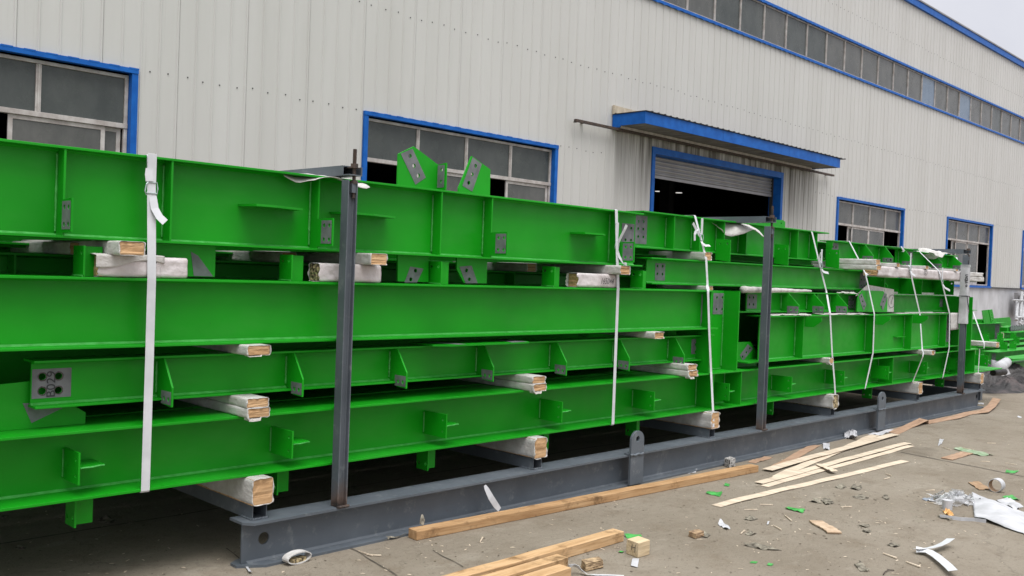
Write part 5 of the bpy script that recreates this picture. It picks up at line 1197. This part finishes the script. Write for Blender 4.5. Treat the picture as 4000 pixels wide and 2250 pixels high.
# tape core, plastic, bent strap at right
c0 = pZ(B2(2120, 265), .0); axis = (pZ(B2(2290, 225))-pZ(B2(2120, 285))); axis.z = 0; Lr = .075; axis.normalize(); rO = .052
b = MB(); n = 28; up = Vector((0, 0, 1)); sd2 = axis.cross(up)
cen = Vector((c0.x, c0.y, rO+.001)); vs_ = []
for k in range(n):
    a = 2*math.pi*k/n; e = up*math.cos(a)+sd2*math.sin(a)
    vs_ += [cen+e*rO, cen+e*rO+axis*Lr, cen+e*(rO-.004)+axis*Lr, cen+e*(rO-.004)]
fs = []; 
for k in range(n):
    q = (k+1) % n
    for j in range(4): fs.append((4*k+j, 4*q+j, 4*q+(j+1) % 4, 4*k+(j+1) % 4))
b.add(vs_, fs); [b.m.__setitem__(4*k+2, 1) for k in range(n)]
tag(b.build('tape_core', [PAPER, CARD]), 'empty white tape roll core standing on the concrete near the right edge', 'tape core')
scrap('cardboard_piece', 'brown cardboard piece lying beside the tape core', 'cardboard', B2, [(1745, 135), (1900, 240), (2070, 230), (1880, 122)], CARD, amp=.006, seed=80, solid=.004)
# big white plastic sheet
C4 = [pZ(B2(1795, 290)), pZ(B2(1835, 640)), pZ(B2(2640, 900)), pZ(B2(2560, 560))]
def sh_fn(p, u, v):
    p.z += .035*math.sin(v*3.1)*math.sin(u*3)+.02*(1-v); return p
sheet('plastic_sheet', 'large white plastic sheet spread on the concrete at the right edge', 'plastic sheet', [C4[0], C4[1], C4[2], C4[3]], (16, 26), .012, 5, PAPER, .002, fn=sh_fn, jag=.012, z0=.003, seed=90)
scrap('plastic_sheet', 'smaller torn white sheet behind the large white plastic sheet', 'plastic sheet', B2, [(2130, 385), (2420, 530), (2530, 470), (2280, 350)], PAPER, amp=.02, n=(12, 9), seed=91)
b = MB(); pts = [pZ(B2(*q), .01) for q in [(1345, 608), (1500, 628), (1650, 648), (1840, 655), (2000, 680)]]; b.ribbon(pts, (0, 0, 1), .028, .003); tag(b.build('foam_strip', PAPER), 'narrow white foam strip pointing left from under the white sheet', 'foam strip')
# crumpled clear film: a heap of folded facets
b = MB(); cc = pZ(B2(1610, 400)); 
for k in range(30):
    o = cc+Vector((random.gauss(0, .085), random.gauss(0, .075), random.uniform(0, .03))); s_ = random.uniform(.03, .085); n = 7; vs_ = []
    ax, ay = Vector((random.uniform(-1, 1), random.uniform(-1, 1), random.uniform(-.3, .9))).normalized(), Vector((random.uniform(-1, 1), random.uniform(-1, 1), random.uniform(-.2, .7))).normalized()
    for i in range(n+1):
        for j in range(n+1):
            p = o+ax*s_*(i/n-.5)*2+ay*s_*(j/n-.5)*1.5; p += noise.noise_vector(p*30+Vector((k, 0, 0)))*.028; p.z = max(.003+abs(p.z)*.5, p.z) if p.z > 0 else .003+.3*abs(p.z); p.z = min(p.z, .10+.03*noise.noise(p*20)); vs_.append(p)
    b.add(vs_, [(i*(n+1)+j, (i+1)*(n+1)+j, (i+1)*(n+1)+j+1, i*(n+1)+j+1) for i in range(n) for j in range(n)])
tag(b.build('clear_film', CLEARP), 'heap of crumpled clear plastic film beside the white sheet', 'plastic film')
P = pZ(B2(1450, 500)); b = MB(); b.tube([P, P+Vector((0, 0, .065))], .034, 18); tag(b.build('plastic_cup', PAPER, smooth=False), 'small white round cap lying against the crumpled clear film', 'cap')
scrap('orange_scrap', 'orange and cream scrap in front of the white cap', 'scrap', B2, [(1385, 540), (1440, 595), (1545, 600), (1480, 515)], ORANGE, amp=.035, seed=93, fr=24)
scrap('paper_scrap', 'blue grey flattened paper left of the clear film', 'scrap', B2, [(1090, 368), (1180, 400), (1275, 395), (1230, 345)], mat('blue_grey_paper', (.2, .23, .27), .7), seed=94, group=GW)
# bent white strap piece
q1 = [(1530, 925, .075), (1440, 985, .055), (1330, 1035, .04), (1200, 1068, .03), (1090, 1078, .028), (985, 1070, .026), (982, 1072, .03)]
def bent(ps):
    return [pZ(B2(x, y), h_) for x, y, h_ in ps]
b = MB()
U = bent([(1500, 918, .05), (1420, 975, .04), (1320, 1022, .034), (1200, 1052, .031), (1090, 1063, .03), (1010, 1068, .03)])
V2 = bent([(1010, 1072, .026), (1090, 1082, .026), (1190, 1100, .028), (1290, 1160, .03), (1390, 1240, .033), (1470, 1310, .035), (1530, 1372, .036)])
pq_ = lambda L: (-(L[-1]-L[0]).normalized().y, (L[-1]-L[0]).normalized().x, .22)
b.ribbon(U, pq_(U), .05, .0016); b.ribbon(V2, pq_(V2), .05, .0016)
tag(b.build('strap_offcut', BAND), 'bent white strap offcut folded into a sideways V on the concrete', 'strap')
b = MB(); L_ = [pZ(B1(*q), h_) for q, h_ in (((1330, 572), .03), ((1352, 545), .05), ((1392, 533), .05), ((1435, 550), .04), ((1475, 590), .02), ((1530, 625), .012), ((1620, 632), .01), ((1760, 634), .008), ((1900, 642), .008))]
b.ribbon(L_, [Vector((0, -.4, 1)), Vector((0, -.4, 1)), Vector((-.3, -.8, .6)), Vector((-.3, -.9, .5)), Vector((-.5, -.8, .3)), Vector((-.6, -.8, .2)), Vector((-.6, -.8, .1)), Vector((-.6, -.8, .1)), Vector((-.6, -.8, .1))], .03, .0016); tag(b.build('strap_offcut', BAND), 'loose curling white strap offcut beside the three timbers', 'strap')
b = MB(); b.tube([pZ(B2(*q), .008) for q in [(545, 1425), (575, 1385), (625, 1362), (700, 1368)]], .003, 5); b.tube([pZ(B2(625, 1362), .008), pZ(B2(600, 1350), .01)], .002, 5); tag(b.build('twig', RUSTY), 'dark forked twig at the bottom right of centre', 'twig')
# wood splinters: the larger ones one by one
GS = 'wood splinters scattered on the concrete'
for i, (f, a, c_) in enumerate([(B2, (545, 1130), (730, 1200)), (B2, (865, 1248), (1065, 1325)), (B2, (1150, 398), (1320, 435)), (B2, (1148, 242), (1270, 236)), (B2, (550, 82), (632, 62)), (B2, (575, 0), (655, 35)), (R6, (565, 903), (660, 905)), (R6, (678, 866), (768, 870)), (R6, (855, 945), (905, 985)), (R6, (780, 1020), (830, 1050)), (R6, (1260, 884), (1338, 884)), (R6, (2440, 568), (2520, 582)), (R6, (2130, 460), (2215, 475)), (R6, (1990, 455), (2050, 475)), (B1, (452, 305), (478, 258)), (R6, (2310, 425), (2370, 428)), (R6, (2265, 556), (2330, 560)), (R6, (540, 1078), (568, 1055)), (Z5, (690, 1315), (765, 1342)), (Z5, (735, 1335), (812, 1340))]):
    A, Bq = pZ(f(*a), .004), pZ(f(*c_), .004); d = (Bq-A).normalized(); pxx = Vector((-d.y, d.x, 0)); w = .009 if i > 1 else .014
    m_ = MB(); m_.add([A-pxx*w*.3, A+pxx*w*.4, Bq+pxx*w*.5, Bq-pxx*w*.5, A-pxx*w*.2+Vector((0, 0, .005)), A+pxx*w*.3+Vector((0, 0, .004)), Bq+pxx*w*.4+Vector((0, 0, .006)), Bq-pxx*w*.4+Vector((0, 0, .006))], [(0, 3, 2, 1), (4, 5, 6, 7), (0, 1, 5, 4), (1, 2, 6, 5), (2, 3, 7, 6), (3, 0, 4, 7)])
    tag(m_.build('wood_splinter', VENEER), 'thin pale wood splinter lying flat on the open concrete', 'splinter', GS)
# countless tiny chips and dead leaf bits
b = MB(); rnd = random.Random(3)
def chip(p, s, kind):
    a = rnd.uniform(0, 6.28); d = Vector((math.cos(a), math.sin(a), 0)); px = Vector((-d.y, d.x, 0))
    el = rnd.uniform(2, 5) if kind == 0 else rnd.uniform(1, 2.2); h = rnd.uniform(.3, 1)*s*.35
    q = [p-d*s*el/2-px*s*rnd.uniform(.2, .5), p-d*s*el/2*rnd.uniform(.7, 1.)+px*s*.5, p+px*s*rnd.uniform(.4, .8)+Vector((0, 0, h)), p+d*s*el/2+px*s*.3, p+d*s*el/2*rnd.uniform(.6, 1)-px*s*.5+Vector((0, 0, h*.6))]
    b.add([(x.x, x.y, x.z+.002) for x in q], [(0, 1, 2), (0, 2, 4), (2, 3, 4)], kind)
for k in range(1700+2600):
    u = rnd.random()
    if u < .72:     # yard in front of the skid
        p = pZ((rnd.uniform(1500, 4150), 1500+750*rnd.random()**1.4), 0)
    elif u < .86:
        p = pZ((rnd.gauss(3300, 280), rnd.gauss(2000, 85)), 0)
    else: p = pZ((rnd.uniform(0, 1500), rnd.uniform(1900, 2300)), 0)
    if p.y > 4.30 and 2.4 < p.x < 13.8 and p.y < 4.56 or p.length > 26: continue
    kd = rnd.choice([0, 0, 1, 1, 1, 2]) if k < 1700 else rnd.choice([1, 1, 2]); chip(p, rnd.uniform(.003, .009)*(1.2 if kd == 1 else 1) if k < 1700 else rnd.uniform(.0015, .0045), kd)
tag(b.build('chip_litter', [VENEER, mat('dead_leaf', (.09, .07, .045), .9), DIRTY], loc=(6, 3, 0)), 'tiny wood chips and dead leaf bits littering the concrete yard', 'litter', kind='stuff')

# ------------------------------------------------------------------ more steel stacked beyond the skid
GB = 'green steel parts stacked beyond the skid'
def far_ibeam(label, q0, q1, Y, h, bf=.2, patch=None, z=None, cleats=(), top_ext=0., loc_dir=None, L=None):
    a = pY(q0, Y); x1 = pY(q1, Y).x if q1 else a.x+L
    zt = a.z; b_ = ibeam(label, a.x, x1, zt-h, zt, Y, bf, tf=.012, group=GB, patches=patch(a.x, zt-h, zt, Y+bf/2) if patch else ())
    for c_ in cleats: stub(b_, a.x+c_, Y+bf/2, zt+.001, zt+.15, .06, .10)
    return b_
def pt(dx0, dx1, n=3):
    return lambda x, z0, z1, yw: [(x+dx0, x+dx1, z0+.04, z1-.04, [(x+(dx0+dx1)/2+s*.03, z0+.04+(z1-z0-.08)*(k+.5)/n, .013) for k in range(n) for s in (-1, 1)])]
far_ibeam('green beam end with grey bolt patch nearest the right picture edge, low on the pile', R7(785, 1035), None, 5.05, .36, .24, pt(.02, .2), L=6)
far_ibeam('green beam with a row of stub cleats behind the white bundle', R7(655, 893), None, 5.5, .30, .26, pt(.12, .32, 2), L=8, cleats=(.75, 1.25, 2.2, 3.0))
far_ibeam('green beam with two rows of cleats in the middle of the far pile', R7(585, 835), None, 6.1, .35, .26, None, L=9, cleats=(.9, 1.9, 2.9, 4.0))
far_ibeam('third row green beam of the far pile, carrying stub cleats', R7(480, 775), None, 6.8, .3, .26, None, L=9, cleats=(.6, 1.5, 2.4, 3.4, 4.2))
far_ibeam('deep green beam end at the back of the far pile', R7(420, 558), R7(760, 556), 7.5, .60, .24, pt(1.55, 1.85, 4))
far_ibeam('slim green column end standing at the left of the far pile', R7(362, 395), R7(415, 395), 7.2, .95, .18)
# tilted channel on top, curved plate, perforated splice bars
def obj_plate(name, label, cat, q4, Y, t, material, holes=None, patch=None, dy=0.):
    P = [pY(q, Y) for q in q4]; m_ = MB()
    m_.plate(lambda u, w, d: (u, Y+d+dy*(u-P[0].x), w), [uv(p) for p in P], holes or (), t=t); return tag(m_.build(name, material), label, cat, GB)
P = [pY(R7(*q), 7.6) for q in [(470, 400), (545, 392), (580, 548), (490, 555)]]
bx = empty('tilted_channel', P[3], 'tilted green channel with a row of bolt holes on top of the far pile', 'steel part', GB)
m_ = MB(); m_.plate(lambda u, w, d: (u, 7.6+d, w), [uv(p) for p in P], t=.012); m_.build('web', GREEN, bx)
P = [pY(R7(*q), 7.59) for q in [(548, 392), (590, 388), (620, 548), (582, 548)]]
cxm = [(.5*(P[0].x+P[1].x)*(1-k/4.6)+.5*(P[2].x+P[3].x)*k/4.6+.03, P[0].z*(1-k/4.6)+P[3].z*k/4.6-.06, .022) for k in range(4)]
m_ = MB(); m_.plate(lambda u, w, d: (u, 7.59+d, w), [uv(p) for p in P], cxm, t=.012); m_.build('flange', GREEN, bx)
P0 = pY(R7(430, 540), 7.7); P1 = pY(R7(600, 515), 7.7); m_ = MB(); m_.box(P0.x, P1.x, 7.62, 7.9, P0.z-.1, P0.z+.06); m_.build('foot_plate', GREEN, bx)
o = [pY(R7(*q), 7.9) for q in [(615, 495), (790, 480), (805, 520), (805, 640), (760, 640), (720, 590), (620, 560)]]
m_ = MB(); m_.plate(lambda u, w, d: (u, 7.9+d, w), [uv(p) for p in o], t=.03); tag(m_.build('curved_plate', GREEN), 'green curved plate lying at the back of the far pile', 'steel plate', GB)
o = [pY(R7(*q), 7.3) for q in [(725, 600), (800, 580), (800, 635), (725, 655)]]; m_ = MB(); m_.plate(lambda u, w, d: (u, 7.3+d, w), [uv(p) for p in o], t=.15); rt_ = m_.build('splice_bar', GREEN); tag(rt_, 'green bar with a dark perforated splice end at the right of the far pile', 'steel bar', GB)
o = [uv(pY(R7(*q), 7.2)) for q in [(805, 588), (1060, 562), (1060, 615), (805, 640)]]; hh = [(o[0][0]+(o[1][0]-o[0][0])*(k+.5)/9, o[0][1]*.5+o[3][1]*.5+(o[1][1]-o[0][1])*(k+.5)/9+s*.05, .025) for k in range(9) for s in (-1, 1)]
m_ = MB(); m_.plate(lambda u, w, d: (u, 7.2+d, w), o, hh, t=.02); m_.build('splice_plate', PRIMER, rt_)
far_ibeam('green beam lying level behind the rightmost cleats of the far pile', R7(800, 662), None, 7.0, .30, .24, None, L=6)
o = [uv(pY(R7(*q), 4.9)) for q in [(825, 975), (966, 965), (1040, 975), (1040, 990), (870, 992)]]
P = pY(R7(830, 978), 4.95); m_ = MB(); m_.plate(fXY(P.z), [(P.x, 4.95), (P.x+.5, 4.85), (P.x+2.2, 4.85), (P.x+2.2, 5.2), (P.x+.4, 5.2)], t=.014); tag(m_.build('gusset_plate', GREEN), 'flat green gusset plate lying on the nearest far beam at the right edge', 'steel plate', GB)
# brown timbers under the far pile
for q, Y, nm in ((R7(700, 1180), 5.0, 'brown timber bearer under the far pile, nearer one'), (R7(880, 1175), 5.6, 'brown timber bearer under the far pile, farther one')):
    P = pZ(q, .12); m_ = MB(); m_.box(P.x, P.x+5, P.y, P.y+.12, .0015, .12); tag(m_.build('timber_bearer', LUMBER, bevel=.004), nm, 'timber', GB)
# white bundle and tarpaulin heap
def lump(name, label, cat, c0, rx, ry, rz_, material, seed, fold=.35, n=(40, 26), ang_=0.):
    m_ = MB(); vs_ = []; nu, nv = n
    for j in range(nv+1):
        for i in range(nu):
            a = 2*math.pi*i/nu; r_ = j/nv; 
            x = math.cos(a)*r_*rx; y = math.sin(a)*r_*ry
            xr, yr = x*math.cos(ang_)-y*math.sin(ang_), x*math.sin(ang_)+y*math.cos(ang_)
            p = Vector((xr, yr, 0)); f1 = noise.noise((p.x*2.2+seed, p.y*4.5, seed)); f2 = abs(noise.noise((p.x*5+seed, p.y*10, 3)))
            q_ = Vector((p.x*3.1+seed, p.y*7+.8*math.sin(p.x*4), seed)); rdg = 1-abs(noise.noise(q_))*2.2; rdg2 = 1-abs(noise.noise(q_*2.3))*2.4
            z = rz_*(1-r_**2.4)*(.55+fold*f1+fold*.55*rdg+fold*.3*rdg2)+(.02*f2 if r_ < 1 else 0)
            e = 1+.22*noise.noise((math.cos(a)*2, math.sin(a)*2, seed))
            vs_.append(Vector(c0)+Vector((p.x*e, p.y*e, max(.002, z))))
    m_.add(vs_, [(j*nu+i, j*nu+(i+1) % nu, (j+1)*nu+(i+1) % nu, (j+1)*nu+i) for j in range(nv) for i in range(nu)])
    return tag(m_.build(name, material, smooth=True), label, cat)
P = pZ(R7(640, 1310)); lump('tarpaulin_heap', 'crumpled dark tarpaulin heap beyond the far end of the skid', 'tarpaulin', (P.x+.25, P.y+.1, 0), 1.35, .55, .36, TARP, 3, .6, (110, 60), -.25)
P = pZ(R7(830, 1350)); lump('tarpaulin_heap', 'greyish pink tarpaulin fold spilling right of the dark heap', 'tarpaulin', (P.x+.4, P.y+.02, 0), 1.5, .30, .15, TARP2, 8, .7, (110, 44), -.45)
P = pZ(R7(560, 1370)); lump('tarpaulin_heap', 'pale grey edge of sheeting lying in front of the dark tarpaulin', 'tarpaulin', (P.x+.1, P.y, 0), .62, .16, .05, TARP2, 12, .6, (50, 20), -.5)
wb = empty('white_bundle', pY(R7(690, 1170), 4.75), 'white bundle of rolled foam and sheet leaning on the far pile', 'foam bundle')
b = MB(); C4 = [pY(R7(*q), 4.85) for q in [(585, 980), (660, 1000), (650, 1085), (585, 1080)]]
b.plate(lambda u, w, d: (u, 4.85+d, w), [uv(p) for p in C4], t=.02); b.build('foam_sheet', PAPER, wb)
b = MB(); b.tube([pY(R7(660, 1090), 4.7), pY(R7(760, 1010), 4.75)], [.09, .075], 12); b.build('foam_roll', PAPER, wb, smooth=True)
b = MB(); C4 = [pY(R7(*q), 4.65) for q in [(690, 1075), (775, 1060), (805, 1150), (700, 1175)]]; b.plate(lambda u, w, d: (u, 4.65+d+.03*math.sin(w*20), w), [uv(p) for p in C4], t=.012); b.build('foam_flap', PAPER, wb)
b = MB(); b.tube([pY(R7(*q), 4.6) for q in [(700, 1115), (730, 1155), (770, 1190), (800, 1205)]], .006, 5); b.build('cord', INK, wb)
b = MB(); P = pZ(R7(600, 1120), .42); b.tube([(P.x, P.y, .40), (P.x+.35, P.y-.05, .40)], .045, 12); tag(b.build('rope_coil', TARP), 'dark rolled bundle lying on top of the tarpaulin heap', 'bundle')
# white trolley frames leaning on the wall
for (qa, qb, nm) in ((R7(890, 280), R7(875, 515), 'left'), (R7(940, 185), R7(918, 560), 'right')):
    P0, P1 = pY(qa, 13.2), pY(qb, 13.0)
    fr_ = empty('trolley_frame', P1, 'white tubular frame leaning on the plinth wall, the %s one' % ('shorter left' if nm == 'left' else 'taller right'), 'frame', 'white frames by the wall')
    b = MB(); b.tube([P0, P1], .07, 8); b.tube([P0+Vector((.9, 0, 0)), P1+Vector((.9, 0, 0))], .07, 8); b.build('upright', PAPER, fr_)
    b = MB(); b.tube([P1+Vector((0, 0, .12)), P1+Vector((.9, 0, .12))], .05, 8); b.tube([P0*.9+P1*.1, P0*.9+P1*.1+Vector((.9, 0, 0))], .05, 8); b.build('crossbar', PAPER, fr_)
b = MB(); P0, P1 = pY(R7(835, 277), 13.1), pY(R7(985, 285), 13.1); b.tube([P0, P1], .035, 6); tag(b.build('pipe', PAPER), 'thin white pipe resting level across the white frames by the wall', 'pipe')
b = MB(); P0 = pY(R7(895, 190), 13.35); b.obox(P0+Vector((0, 0, -1.0)), (1.2, 0, 0), (0, .15, 0), (0, 0, 1.0)); b.obox(P0+Vector((.1, -.05, -.3)), (.3, 0, 0), (0, .05, 0), (0, 0, .18)); tag(b.build('control_box', SHUT, bevel=.01), 'grey metal box on the wall behind the white frames', 'box')
